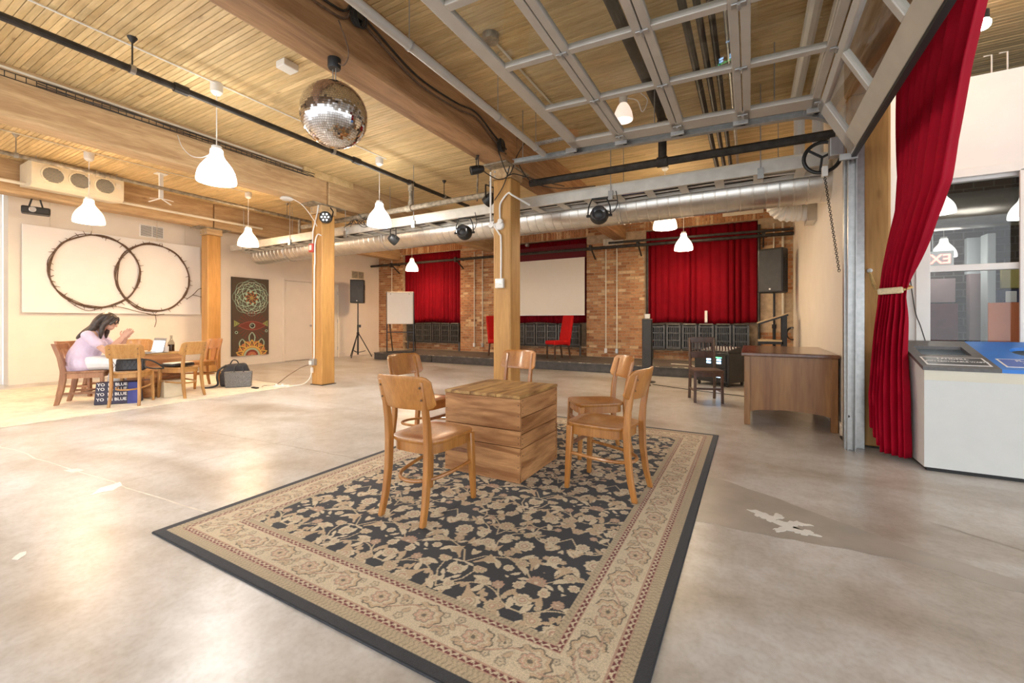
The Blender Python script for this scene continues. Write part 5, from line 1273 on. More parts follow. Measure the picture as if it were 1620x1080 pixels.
place(copy_tree(ls), (-1.27, 9.95, ZS - .0), 0, 'lit bell pendant lamp hanging low in front of the red curtain by the beige wall', GP)
place(copy_tree(lm), (-5.2, .05, ZS), 0, 'added unseen bell pendant lamp behind the viewer, middle bay', GP)  # this and the next two: added out-of-view lamps for fill light
place(copy_tree(lw), (-9.1, .05, ZS), 0, 'added unseen bell pendant lamp behind the viewer, wall bay', GP)
place(copy_tree(lm), (-1.3, -2.6, ZS), 0, 'added unseen bell pendant lamp behind the viewer, door bay', GP)
dim = root('pendant_lamp', 'faintly glowing bell pendant drawn up under the boards above the glazed door', 'lamp', (-1.30, 5.0, 3.5))
MB().lathe([(.11, 0), (.112, .02), (.10, .09), (.07, .16), (.05, .19), (.04, .20), (.045, .19), (.095, .09), (.105, .02), (.106, 0)], 24, closed=True).build('shade', 'lamp_dim', dim, smooth=60)  # faint glow put into the shade material, no light inside
MB().lathe([(0, .19), (.045, .195), (.05, .30), (0, .30)], 16).build('ceiling_rose', 'plastic', dim)
MB().tube(smoothpath([(.05, 0, .25), (.16, .02, .20), (.22, 0, .05), (.28, -.02, .16), (.2, .0, .27)], 6), .006, 6).build('looped_cord', 'plastic', dim)
tag(MB().tube(smoothpath([onX(281, 214, -6.66), onX(288, 232, -6.3), onX(302, 246, -5.8), onX(318, 249, -5.4), (-5.26, 2.5, 3.0)], 8), .006, 6).build('cable', 'plastic'), 'loose white wire drooping from the pale beam to a pendant lamp', 'cable')

# ================================================================== MIRROR BALL
bx_, by_ = -2.91, 2.29; RB = .255; bz = 2.80
t = root('mirror_ball', 'large round mirror ball hanging from the brown timber beam', 'mirror ball', (bx_, by_, bz - RB))
MB().ball((0, 0, RB), RB - .004, 48, 32).build('core', 'grout', t)
mt = MB(); rows = 46
for i in range(rows):
    a0 = -math.pi / 2 + math.pi * (i + .06) / rows; a1 = -math.pi / 2 + math.pi * (i + .94) / rows; n = max(6, int(2 * math.pi * math.cos((a0 + a1) / 2) / (math.pi / rows))); off = rng.random()
    for k in range(n):
        b0 = 2 * math.pi * (k + off + .04) / n; b1 = 2 * math.pi * (k + off + .96) / n
        nrm = Vector((math.cos((a0 + a1) / 2) * math.cos((b0 + b1) / 2), math.cos((a0 + a1) / 2) * math.sin((b0 + b1) / 2), math.sin((a0 + a1) / 2)))
        q = [Vector((math.cos(a) * math.cos(b), math.cos(a) * math.sin(b), math.sin(a))) * RB for a, b in ((a0, b0), (a0, b1), (a1, b1), (a1, b0))]
        tilt = Vector((rng.uniform(-1, 1), rng.uniform(-1, 1), rng.uniform(-1, 1))) * .035; cq = sum(q, Vector()) / 4
        q = [p + nrm * (p - cq).dot(tilt) + Vector((0, 0, RB)) for p in q]
        mt.add(q, [(0, 1, 2, 3)])
o = mt.build('mirror_tiles', 'mirror', t, smooth=0); o['kind'] = 'stuff'
MB().tube([(-.015, 0, 2 * RB - .01), (-.018, 0, 2 * RB + .125), (.018, 0, 2 * RB + .125), (.015, 0, 2 * RB - .01)], .004, 6).build('hanging_loop', 'steel', t)
MB().lathe([(0, 2 * RB + .115), (.045, 2 * RB + .115), (.05, 2 * RB + .125), (.05, ZB - (bz - RB)), (0, ZB - (bz - RB))], 20).build('motor', 'black', t)
tag(MB().tube(smoothpath([(bx_ + .05, by_, 3.2), (bx_ + .12, by_, 3.17), (bx_ + .19, by_ - .02, 3.25), (bx_ + .20, by_ - .12, 3.42)], 6), .005, 6).build('cable', 'twig'), 'thin cable looping from the mirror ball motor to the beam side', 'cable')

# ================================================================== DUCT, TRAY, PIPES
DY, DZ, DR = 6.17, 2.79, .235
prof = []; x = -10.6
while x < XR - .01:
    prof += [(DR, x), (DR, x + .118), (DR + .005, x + .122), (DR + .005, x + .132), (DR, x + .136)]; x += .14
prof.append((DR, XR))
t = root('spiral_duct', 'large round galvanised duct crossing the room in front of the stage', 'duct', (-4.9, DY, DZ - DR), world=True)
MB().lathe(prof, 40, (0, DY, DZ), 0).build('duct_body', 'duct', t, smooth=40)
for xx in (-9.3, -6.2, -3.6, -1.6, .3): MB().tube([(xx, DY - .0, DZ + DR), (xx, DY, ZC)], .005, 6).build('hanger_rod', 'steel', t)
for xx in (-9.3, -6.2, -3.6, -1.6, .3): MB().tube([(xx, DY + (DR + .007) * math.cos(k * math.pi / 16), DZ + (DR + .007) * math.sin(k * math.pi / 16)) for k in range(32)], .006, 5, closed=True).build('strap', 'steel', t)
t = root('flexible_duct', 'short ribbed flexible duct against the beige wall below the big duct', 'duct', (.6, 7.4, 2.7), world=True)
pts = smoothpath([(.30, 7.35, 3.0), (.32, 7.35, 2.84), (.42, 7.38, 2.74), (.60, 7.42, 2.72), (.80, 7.45, 2.72)], 10)
MB().tube(pts, [.12 + .010 * math.sin(k * 1.9) for k in range(len(pts))], 20).build('flex_tube', 'plastic', t); MB().box(.70, .808, 7.25, 7.65, 2.56, 2.88).build('wall_collar', 'duct', t, smooth=0)

t = root('cable_tray', 'long galvanised cable tray running just in front of the round duct', 'cable tray', (-4.9, 5.7, 2.80), world=True)
TX0, TX1 = -10.7, .72
MB().box(TX0, TX1, 5.53, 5.545, 2.80, 2.93).box(TX0, TX1, 5.545, 5.575, 2.80, 2.806).build('front_rail', 'tray', t, smooth=0)
MB().box(TX0, TX1, 5.895, 5.91, 2.80, 2.93).build('rear_rail', 'tray', t, smooth=0)
for k in range(28):
    x = TX0 + .2 + k * .405; MB().box(x, x + .10, 5.545, 5.895, 2.803, 2.815).build('rung', 'tray', t, smooth=0)
for k in range(7):
    x = TX0 + .6 + k * 1.7; MB().tube([(x, 5.52, 2.79), (x, 5.52, ZC)], .006, 6).build('hanger_rod', 'steel', t); MB().box(x - .03, x + .03, 5.50, 5.53, 2.74, 2.86).build('hanger_clip', 'galv', t, smooth=0)
rw = MB().box(TX0, TX1 - .1, 5.66, 5.82, 2.935, 3.0).build('wire_raceway', 'raceway', smooth=0, bevel=.008); tag(rw, 'cream boxed wire raceway lying along the galvanised cable tray', 'raceway')
for k in range(5):
    q = random.Random(20 + k); y = 5.60 + .07 * k
    tag(MB().tube(smoothpath([(x_, y + q.uniform(-.03, .03), 2.83 + q.uniform(0, .03)) for x_ in np.linspace(-10.5, .5, 16)], 4), .009, 6).build('cable', ['black', 'bagblue', 'black', 'plastic', 'iron'][k]), ['black cable in the tray, nearest its front rail', 'blue cable lying in the galvanised tray', 'black cable in the middle of the galvanised tray', 'white cable lying in the galvanised tray', 'dark grey cable in the tray, at its rear rail'][k], 'cable')

def pipe(pts, r, mat, label, cat='pipe', hang=(), fit=()):
    c0 = Vector(pts[0]); t = root('ceiling_pipe', label, cat, tuple((Vector(pts[0]) + Vector(pts[-1])) / 2), world=True)
    MB().tube(pts, r, 10).build('pipe', mat, t)
    for p in hang:
        MB().tube([(p[0], p[1], p[2] + r), (p[0], p[1], ZC - .01)], .007, 6).build('hanger_rod', mat, t); MB().lathe([(.012, -.05), (.035, -.015), (.04, 0)], 10, (p[0], p[1], ZC)).build('hanger_flange', mat, t); MB().tube([(p[0], p[1] - .02, p[2]), (p[0], p[1] + .02, p[2])], r + .010, 10).build('clamp', 'galv', t)
    for p, d in fit: MB().tube([Vector(p) - Vector(d) * .06, Vector(p) + Vector(d) * .06], r + .014, 10).build('coupling', mat, t)
    return t
pipe([(-5.04, -1, 3.5), (-5.04, 7.2, 3.5)], .033, 'iron', 'dark iron sprinkler pipe under the boards in the bright middle bay', hang=[(-5.04, 1.75, 3.5), (-5.04, 3.95, 3.5), (-5.04, 6.4, 3.5)], fit=[((-5.04, 2.14, 3.5), (0, 1, 0)), ((-5.04, 4.35, 3.5), (0, 1, 0)), ((-5.04, 5.50, 3.5), (0, 1, 0))])
pipe([(-5.04, 5.5, 3.5), (-5.04, 5.5, 3.06)], .036, 'rustpipe', 'short vertical drop pipe joining the sprinkler line to the crossing pipe', fit=[((-5.04, 5.5, 3.42), (0, 0, 1)), ((-5.04, 5.5, 3.12), (0, 0, 1))])
pipe([(-7.9, 5.46, 3.05), (-3.12, 5.46, 3.07)], .045, 'rustpipe', 'weathered galvanised pipe crossing between the two timber columns', fit=[((-5.04, 5.46, 3.06), (1, 0, 0)), ((-6.2, 5.46, 3.055), (1, 0, 0))])
pipe([(-2.75, 5.46, 3.12), (.76, 5.46, 3.08)], .050, 'iron', 'thick black iron pipe crossing above the cable tray to the beige wall', fit=[((-.94, 5.46, 3.10), (1, 0, 0))])
pipe([(-.94, 5.46, 3.10), (-.94, 5.46, 3.60), (-.94, 5.2, 3.66), (-.97, 1.0, 3.66)], .050, 'iron', 'black iron pipe rising to the boards and running over the glazed door', fit=[((-.94, 5.46, 3.55), (0, 0, 1))])
pipe([(-9.08, -.5, 3.5), (-9.08, 6.5, 3.5)], .030, 'rustpipe', 'brown sprinkler pipe passing in front of the beige air unit', hang=[(-9.08, 1.85, 3.5), (-9.08, 5.9, 3.5)], fit=[((-9.08, 2.75, 3.5), (0, 1, 0))])
pipe([(-9.08, 6.2, 3.5), (-9.08, 6.2, 3.08), (-9.08, 6.2, 3.06)], .034, 'rustpipe', 'vertical drop pipe in the wall bay behind the fire alarm column')
pipe([(-11.3, 6.2, 3.05), (-7.6, 6.2, 3.05)], .034, 'rustpipe', 'brown pipe crossing the wall bay towards the cream wall')
pipe([(-10.2, 1.0, 3.36), (-10.2, 6.0, 3.36)], .026, 'raceway', 'pale conduit running along the beam beneath the beige air unit')
for k, (x, r, m, lab) in enumerate([(-.46, .032, 'iron', 'black pipe over the glazed door, second from the iron riser'), (-.36, .028, 'iron', 'black pipe over the glazed door, third from the iron riser'), (-.27, .026, 'iron', 'black pipe over the glazed door, fourth from the iron riser'), (-.17, .020, 'galv', 'thin grey conduit over the glazed door beside the black pipes')]):
    pipe([(x, 1.2, 3.6), (x, 8.6, 3.6)], r, m, lab)
for k, (x, y, lab) in enumerate([(.50, 6.0, 'white plastic drain pipe rising behind the door track, bent at its top'), (.68, 6.02, 'white plastic drain pipe rising beside the beige wall')]):
    pipe([(x, y, 2.95), (x, y, 3.58), (x - .04, y - .06, 3.66), (x - .05, y - .3, 3.68), (x - .05, y - 2.2, 3.68)], .055, 'plastic', lab)
pipe([(-5.16, -1, ZC - .018), (-5.16, 5.05, ZC - .018)], .008, 'plastic', 'thin white conduit linking the pendant lamps of the middle bay', 'conduit')
pipe([(-8.98, -1, ZC - .018), (-8.98, 5.05, ZC - .018)], .008, 'raceway', 'thin pale conduit linking the pendant lamps of the wall bay', 'conduit')
pipe([(-6.66, -1, ZC - .05), (-6.66, 4.6, ZC - .05)], .014, 'raceway', 'pale conduit along the top of the beam with the wire ladder', 'conduit')
pipe([(-3.75, 2.0, ZC - .02), (-3.75, 5.55, ZC - .02), (-3.75, 5.62, ZC - .06), (-3.78, 5.65, ZC - .35), (-3.80, 5.66, 3.06)], .014, 'rustpipe', 'thin conduit bending down from the boards to the cream raceway', 'conduit')
pipe([(-2.1, 3.3, ZC - .02), (-2.1, 4.9, ZC - .02)], .012, 'raceway', 'thin conduit from the round ceiling box beside the beam', 'conduit')
# wire ladder tray on the pale beam
t = root('wire_ladder', 'black wire ladder tray full of cables along the pale beam', 'cable tray', (-6.66, 2.0, ZC - .13), world=True)
for z in (ZC - .09, ZC - .15): MB().tube([(-6.645, -1, z), (-6.645, 4.7, z)], .005, 6).build('side_wire', 'iron', t)
mb = MB(); y = 0.0
while y < 4.7: mb.tube([(-6.645, y, ZC - .15), (-6.645, y, ZC - .09)], .004, 5); y += .075
o = mb.build('cross_wires', 'iron', t); o['kind'] = 'stuff'
for k in range(3): MB().tube(smoothpath([(-6.63 + .012 * k, y_, ZC - .12 + .03 * math.sin(y_ * 2 + k * 2)) for y_ in np.linspace(1.5, 4.8, 14)], 4), .006, 5).build('cable', 'iron', t)
# cables on the brown beam
for k, (z0, mat, lab) in enumerate([(3.50, 'iron', 'thick black cable sagging along the brown beam, upper run'), (3.44, 'twig', 'brown cable sagging along the brown beam, lower run')]):
    tag(MB().tube(smoothpath([(-2.765, y_, z0 + d_) for y_, d_ in ((.8, .10), (1.5, .04), (2.2, .05), (2.35, .16), (2.6, .10), (3.1, -.02), (3.7, .0), (4.1, .06), (4.5, -.05), (4.8, -.12))], 6), .010, 6).build('cable', mat), lab, 'cable')
for k, (y_, z_, lab) in enumerate([(2.38, 3.58, 'coil of black cable on the brown beam above the mirror ball'), (4.62, 3.36, 'coil of black cable on the brown beam near its column')]):
    t = root('cable_coil', lab, 'cable', (-2.75, y_, z_ - .08))
    for j in range(5): MB().tube([(.0 + .006 * j, .05 * math.cos(a) + .012 * j - .02, .08 + .075 * math.sin(a)) for a in [i * math.pi / 8 for i in range(16)]], .006, 6, closed=True).build('loop', 'iron', t)
    MB().box(-.02, .03, -.03, .03, .06, .16).build('plug', 'black', t, smooth=0)
# tangle of cables over the fire alarm column
tg = root('cable_tangle', 'tangle of black cables on the cable tray beside the fire alarm column', 'cable', (-6.3, 5.5, 2.9), world=True)
q = random.Random(5)
for k in range(7): MB().tube(smoothpath([(-6.6 + .13 * j + q.uniform(-.06, .06), 5.45 + q.uniform(-.08, .08), 2.97 + q.uniform(-.08, .12)) for j in range(8)], 5), .006, 5).build('strand', 'iron', tg)
tg = root('cable_tangle', 'black cables crossing from the thermostat column to the brown beam', 'cable', (-2.7, 5.0, 3.0), world=True)
for pts in ([(-2.77, 4.6, 3.3), (-2.78, 4.85, 3.08), (-2.72, 4.95, 3.1), (-2.5, 5.2, 3.05), (-2.2, 5.4, 2.98)], [(-3.05, 4.6, 3.12), (-2.95, 4.9, 3.05), (-2.8, 4.96, 3.12), (-2.72, 5.0, 3.35), (-2.7, 5.2, 3.6)], [(-2.79, 4.97, 3.3), (-2.9, 4.975, 3.0), (-3.05, 4.97, 2.8)], [(-2.7, 5.0, 3.25), (-2.6, 5.2, 3.05), (-2.3, 5.45, 2.98), (-1.8, 5.5, 2.95)]):
    MB().tube(smoothpath(pts, 6), .007, 6).build('strand', 'iron', tg)

# ================================================================== SMALL CEILING FITTINGS
tag(MB().box(-4.22, -4.08, 2.62, 2.78, ZC - .07, ZC).build('smoke_detector', 'plastic', smooth=0, bevel=.008), 'small white box detector on the boards left of the mirror ball', 'detector')
jb = MB().lathe([(0, -.06), (.075, -.06), (.08, -.05), (.08, 0)], 16, (-2.1, 3.35, ZC)).build('junction_box', 'rustpipe'); tag(jb, 'round grey junction box on the boards beside the grey tube', 'junction box')
wd = onZ(467, 318, 3.19); w = root('access_point', 'white disc fixture under the pale beam near the fire alarm column', 'access point', (-6.86, 4.45, 3.20))
MB().lathe([(0, 0), (.08, .002), (.10, .015), (.10, .03), (.08, .05), (0, .05)], 28).build('disc', 'plastic', w); MB().tube(smoothpath([(.09, .0, .03), (.13, .2, -.05), (.12, .42, -.25), (.08, .52, -.35)], 6), .006, 6).build('lead', 'plastic', w)

# ---- air unit, projector and ceiling mount in the wall bay
t = root('air_unit', 'beige ceiling air unit with three round grilles in the wall bay', 'air conditioner', (-10.2, 2.75, 3.29), world=True)
MB().add([(-10.5, 2.18, 3.36), (-9.98, 2.18, 3.29), (-9.9, 2.18, 3.34), (-9.9, 2.18, 3.68), (-9.98, 2.18, 3.72), (-10.5, 2.18, 3.72)] + [(-10.5, 3.32, 3.36), (-9.98, 3.32, 3.29), (-9.9, 3.32, 3.34), (-9.9, 3.32, 3.68), (-9.98, 3.32, 3.72), (-10.5, 3.32, 3.72)], [(5, 4, 3, 2, 1, 0), (6, 7, 8, 9, 10, 11)] + [(i, (i + 1) % 6, (i + 1) % 6 + 6, i + 6) for i in range(6)]).build('casing', 'acbody', t, smooth=0, bevel=.006)
for y in (2.42, 2.74, 3.06):
    g = MB().lathe([(.145, 0), (.145, .02), (.125, .022), (.12, .006)], 28, (-9.9, y, 3.52), 0).build('grille_ring', 'acbody', t); MB().lathe([(0, .004), (.122, .004)], 24, (-9.9, y, 3.52), 0).build('grille_well', 'grille', g)
    for k in range(-5, 6): hw_ = math.sqrt(max(0, .12 ** 2 - (k * .021) ** 2)); MB().box(-9.896, -9.884, y - hw_, y + hw_, 3.52 + k * .021 - .004, 3.52 + k * .021 + .004).build('louvre', 'iron', g, smooth=0)
MB().box(-9.9, -9.885, 3.20, 3.28, 3.52, 3.62).build('service_plate', 'raceway', t, smooth=0)
for y in (2.25, 3.25):
    for x in (-10.4, -10.0): MB().tube([(x, y, 3.7), (x, y, ZC)], .006, 6).build('hanger_rod', 'steel', t)
t = root('projector', 'small black projector hung under the beam left of the hanging canvas', 'projector', (-10.75, 2.42, 2.99), facing(.9, -.2))
MB().box(-.17, .17, -.12, .10, 0, .12).build('body', 'black', t, smooth=60, bevel=.025, seg=3); MB().lathe([(.045, 0), (.045, .03), (.035, .034), (.03, .02), (0, .02)], 20, (.04, .10, .06), 1).build('lens', 'lens', t)
for x in (-.08, .08): MB().tube([(x, 0, .12), (x * .6, 0, .26)], .012, 8).build('mount_arm', 'black', t)
t = root('projector_mount', 'white empty projector mount hanging from the boards', 'mount', (-9.25, 3.62, 3.30))
MB().box(-.025, .025, -.03, .03, .06, ZC - 3.30).build('column', 'plastic', t, smooth=0, bevel=.004); MB().box(-.08, .08, -.08, .08, ZC - 3.312, ZC - 3.30).build('ceiling_plate', 'plastic', t, smooth=0)
for k in range(4): a = .5 + k * math.pi / 2; MB().bar((0, 0, .06), (.22 * math.cos(a), .22 * math.sin(a), .0), .03, .008).build('spider_arm', 'plastic', t, smooth=0)

# ---- fittings on the columns
xr = COLX[2]
t = root('fire_alarm', 'red fire alarm strobe on the timber column', 'alarm', (xr - CS + .05, 4.985, 2.40))
MB().box(-.055, .055, -.045, .015, 0, .15).build('box', 'redplastic', t, smooth=0, bevel=.006); MB().box(-.02, .035, -.06, -.045, .03, .12).build('strobe', 'plastic', t, smooth=0, bevel=.004)
pipe([(xr - .05, 4.98, 3.3), (xr - .08, 4.975, 3.1), (xr - .2, 4.97, 2.78), (xr - .21, 4.97, 2.55)], .012, 'plastic', 'white conduit slanting down to the red fire alarm', 'conduit')
t = root('conduit', 'white conduit running down the fire alarm column to its outlet', 'conduit', (xr - .17, 4.97, .4), world=True)
MB().tube(smoothpath([(xr + .01, 4.98, 2.68), (xr - .08, 4.975, 2.70), (xr - .15, 4.975, 2.55), (xr - .155, 4.975, 2.2), (xr - .17, 4.975, 2.0), (xr - .175, 4.975, .62), (xr - .19, 4.975, .5)], 6), .012, 8).build('pipe', 'plastic', t)
MB().box(xr - .24, xr - .13, 4.93, 5.0, .36, .47).build('outlet_box', 'steel', t, smooth=0, bevel=.005); MB().box(xr - .23, xr - .18, 4.90, 4.94, .37, .44).build('plug', 'plastic', t, smooth=0, bevel=.005); MB().box(xr - .23, xr - .19, 4.94, 4.975, .22, .32).build('adapter', 'plastic', t, smooth=0, bevel=.005)
xr = COLX[1]
t = root('conduit', 'white conduit bending down the thermostat column from the raceway', 'conduit', (xr - .2, 4.97, 1.7), world=True)
MB().tube(smoothpath([(xr - CS - .03, 4.985, 3.2), (xr - CS - .03, 4.985, 2.58), (xr - CS + .0, 4.975, 2.5), (xr - .17, 4.975, 2.34), (xr - .14, 4.975, 2.25), (xr - .14, 4.975, 1.72)], 5), .013, 8).build('pipe', 'plastic', t)
t = root('thermostat', 'white thermostat box on the timber column', 'thermostat', (xr - .16, 4.985, 1.60))
MB().box(-.065, .065, -.03, .015, 0, .13).build('case', 'thermo', t, smooth=0, bevel=.006); MB().box(-.045, .045, -.033, -.03, .065, .11).build('display', 'steel', t, smooth=0); MB().box(.0, .045, -.033, -.03, .045, .052).build('button', 'steel', t, smooth=0)
t = root('bell_sounder', 'round white sounder on the thermostat column below a bent conduit', 'bell', (xr - .16, 4.985, 2.45))
MB().lathe([(.06, .015), (.06, -.02), (.05, -.03), (.02, -.034), (0, -.035)], 24, (0, 0, 0), 1).build('dome', 'plastic', t); MB().lathe([(.035, .0), (.035, -.045), (.02, -.05), (0, -.05)], 20, (.02, 0, .05), 1).build('horn', 'plastic', t)
MB().lathe([(.04, 0), (.04, -.03), (0, -.03)], 20, (-.13, 0, .02), 1).build('side_cup', 'plastic', t); MB().tube([(-.12, -.01, .02), (-.03, -.01, .02)], .02, 8).build('stem', 'plastic', t)
MB().tube(smoothpath([(.0, .0, .09), (.0, -.005, .25), (.03, -.005, .33), (.13, -.005, .42), (.2, .0, .38), (.35, .2, .28)], 6), .013, 8).build('conduit', 'plastic', t)

# ================================================================== STAGE LIGHTS
def round_head(loc, label):
    t = root('stage_light', label, 'stage light', loc, facing(.25, -1), 'black stage lights')
    MB().ball((0, 0, 0), .125, 24, 16, (1, .9, .95)).build('housing', 'black', t, smooth=60); MB().lathe([(.09, .09), (.10, .11), (.085, .12), (.06, .10), (0, .095)], 24, (0, 0, .01), 1).build('lens', 'darklens', t)
    for s in (-1, 1): MB().tube([(s * .15, 0, 0), (s * .14, 0, .12), (s * .10, 0, .22)], .009, 8).build('yoke_arm', 'black', t); MB().tube([(s * .11, 0, 0), (s * .17, 0, 0)], .018, 8).build('pivot_knob', 'black', t)
    MB().box(-.10, .10, -.015, .015, .215, .235).build('yoke_top', 'black', t, smooth=0); MB().tube([(0, 0, .23), (0, 0, .30)], .012, 8).build('stem', 'steel', t)
    MB().tube(smoothpath([(-.1, .05, .05), (-.18, .08, .02), (-.24, .1, .12), (-.22, .12, .28)], 6), .006, 6).build('lead', 'black', t)
    return t
a = onY(735, 368, 5.56); round_head((a.x, 5.56, a.z), 'round black stage light hanging left of the thermostat column')
a = onY(948, 341, 5.56); round_head((a.x, 5.56, a.z), 'round black stage light hanging in front of the wide brick pier')
def par(loc, rz, tilt, label, r=.07, l=.16):
    t = root('stage_light', label, 'stage light', loc, rz, 'black stage lights'); rot = Matrix.Rotation(tilt, 3, 'X')
    mb = MB().lathe([(0, -l / 2), (r * .7, -l / 2), (r * .9, -l / 4), (r, 0), (r, l / 2), (r * .9, l / 2), (r * .88, l / 2 - .012)], 20, (0, 0, 0), 1); mb.v = [tuple(rot @ Vector(v)) for v in mb.v]; mb.build('can', 'black', t)
    mb = MB().lathe([(0, l / 2 - .012), (r * .9, l / 2 - .012)], 20, (0, 0, 0), 1); mb.v = [tuple(rot @ Vector(v)) for v in mb.v]; mb.build('lens', 'lens', t)
    for s in (-1, 1): MB().bar((s * (r + .012), 0, 0), (s * (r + .012), 0, r + .10), .008, .025).build('yoke_arm', 'black', t, smooth=0)
    MB().box(-r - .016, r + .016, -.014, .014, r + .095, r + .105).build('yoke_top', 'black', t, smooth=0); MB().tube([(0, 0, r + .10), (0, 0, r + .17)], .012, 8).build('clamp', 'black', t)
    return t
a = onX(757, 268, -3.0); par((-3.02, a.y, a.z + .0), facing(-.7, -.7), R(-15), 'small black spotlight under the brown beam end', .055, .17)
par((-3.22, 5.12, 2.88), facing(-.9, .1), R(-35), 'black spotlight hung in the gap left of the thermostat column', .08, .16)
a = onY(622, 378, 5.56); par((a.x, 5.56, a.z), facing(.3, 1), R(-30), 'square grey-black stage light under the cable tray near a bright pendant', .085, .15)
t = root('led_light', 'black round spotlight with seven white diodes on the fire alarm column', 'stage light', (-6.58, 5.0, 2.99), facing(.55, -.8))
MB().lathe([(0, -.10), (.06, -.10), (.10, -.05), (.105, .03), (.095, .04)], 28, (0, 0, 0), 1).build('housing', 'black', t); MB().lathe([(0, .034), (.098, .034)], 28, (0, 0, 0), 1).build('face', 'blackmetal', t)
for k in range(7): r_ = 0 if k == 6 else .058; MB().lathe([(.018, .034), (.017, .040), (0, .041)], 14, (r_ * math.cos(k * math.pi / 3), 0, r_ * math.sin(k * math.pi / 3)), 1).build('diode', 'led', t)
MB().tube([(-.11, 0, 0), (-.11, -.06, .12), (-.05, -.10, .2)], .012, 8).build('yoke_arm', 'black', t)
t = root('track_light', 'small silver spotlight on the brick above the projection screen', 'stage light', tuple(onY(834, 388, 10.85)))
MB().lathe([(0, -.05), (.04, -.05), (.05, .04), (.045, .04)], 16, (0, 0, 0), 1).build('can', 'steel', t); MB().tube([(0, 0, .03), (0, .1, .09)], .01, 6).build('arm', 'steel', t)
# ================================================================== GLAZED ROLL-UP DOOR
DX = [-1.78, -1.205, -.63, -.06, .525]; YF = 4.62; YN = -.90
zdoor = lambda x: 3.15 - .038 * (x + 1.78)
gd = root('garage_door', 'raised glazed roll-up door with pale metal frame under the ceiling', 'garage door', (0.6, 2.0, 2.6), world=True)
stY = [4.37] + [4.37 - .74 - .74 * k for k in range(7)]     # bay lines between panes
def section(A, B, first, last, nrm):
    A, B = Vector(A), Vector(B); u = (B - A); Ls = u.length; u.normalize(); n = Vector(nrm).normalized(); rw_ = .062; th = .045
    def slab(s0, s1, ya, yb, off0=-th / 2, off1=th / 2):
        mb = MB(); vs_ = []
        for o in (off0, off1):
            for s, y in ((s0, ya), (s1, ya), (s1, yb), (s0, yb)): p = A + u * s + n * o; vs_.append((p.x, y, p.z))
        return mb.add(vs_, [(0, 3, 2, 1), (4, 5, 6, 7), (0, 1, 5, 4), (1, 2, 6, 5), (2, 3, 7, 6), (3, 0, 4, 7)])
    w0 = .11 if first else rw_; w1 = .15 if last else rw_
    slab(.004, w0, YN, YF).build('rail', 'frame', gd, smooth=0, bevel=.006); slab(Ls - w1, Ls - .004, YN, YF).build('rail', 'frame2' if last else 'frame', gd, smooth=0, bevel=.006)
    slab(.0, Ls, 4.42, YF).build('end_stile', 'frame', gd, smooth=0, bevel=.006); slab(.0, Ls, YN, YN + .15).build('end_stile', 'frame', gd, smooth=0, bevel=.006)
    ys = [4.42] + [4.42 - .755 * k for k in range(1, 7)] + [YN + .15]
    for y in ys[1:-1]: slab(w0 - .002, Ls - w1 + .002, y - .032, y + .032).build('stile', 'frame', gd, smooth=0, bevel=.006)
    for a, b in zip(ys, ys[1:]): slab(w0 - .01, Ls - w1 + .01, b + .025, a - .025, -.003, .003).build('glass_pane', 'glass', gd, smooth=0)
    if not last:
        for y in [4.50] + ys[1:-1]:
            p = A + u * Ls - n * (th / 2 + .006); MB().obox((p.x, y, p.z), (.085, .045, .012)).build('hinge', 'steel', gd, smooth=0, bevel=.004); MB().tube([(p.x, y - .028, p.z - .010), (p.x, y + .028, p.z - .010)], .011, 8).build('hinge_knuckle', 'steel', gd)
    return
for k in range(4):
    a, b = DX[k], DX[k + 1]; section((a, 0, zdoor(a)), (b, 0, zdoor(b)), k == 0, False, (0.038, 0, 1))
section((DX[4] + .015, 0, zdoor(DX[4]) - .02), (.775, 0, 2.585), False, True, (.9, 0, .42))
MB().box(.755, .79, YN, YF, 2.555, 2.59).build('bottom_seal', 'black', gd, smooth=0)
# brackets with rollers along the track
for x in DX + [.76]:
    z = zdoor(x) if x < .6 else 2.60
    b = MB().obox((x - .02, YF + .005, z - .03), (.13, .03, .055)).build('roller_bracket', 'steel', gd, smooth=0, bevel=.004); MB().tube([(x, YF, z - .02), (x, YF + .10, z - .02)], .008, 8).build('roller_axle', 'steel', b); MB().lathe([(.022, .08), (.024, .09), (.022, .10)], 14, (x, YF, z - .02), 1).build('roller', 'black', b)
t = root('door_track', 'galvanised roll-up door track with curved corner beside the glazed door', 'track', (.8, 4.75, 0), world=True)
def trk(pts, name):
    mb = MB(); pts = [Vector(p) for p in pts]
    for a, b in zip(pts, pts[1:]):
        d = (b - a).normalized(); up = Vector((-d.z, 0, d.x))
        mb.bar(a + Vector((0, .03, 0)), b + Vector((0, .03, 0)), .006, .055, up); mb.bar(a + up * .027, b + up * .027, .06, .005, up); mb.bar(a - up * .027, b - up * .027, .06, .005, up)
    return mb.build(name, 'galv', t, smooth=0)
trk([(-2.62, 4.72, zdoor(-2.62) - .02), (.36, 4.72, zdoor(.36) - .02)], 'horizontal_track')
cv = [(.36 + .42 * math.sin(a), 4.72, zdoor(.36) - .02 - .42 * (1 - math.cos(a))) for a in [k * math.pi / 20 for k in range(11)]]
trk(cv, 'curved_track'); trk([(.78, 4.72, zdoor(.36) - .44), (.78, 4.78, 0.0)], 'vertical_track')
MB().box(.735, .80, 4.80, 4.87, 0, 2.62).build('jamb_channel', 'galv', t, smooth=0, bevel=.003); MB().box(.80, .835, 4.86, 4.95, 0, 2.7).build('jamb_strip', 'steel', t, smooth=0)
MB().box(.835, .90, 4.90, 4.99, 0, 2.75).build('jamb_angle', 'galv', t, smooth=0, bevel=.003)
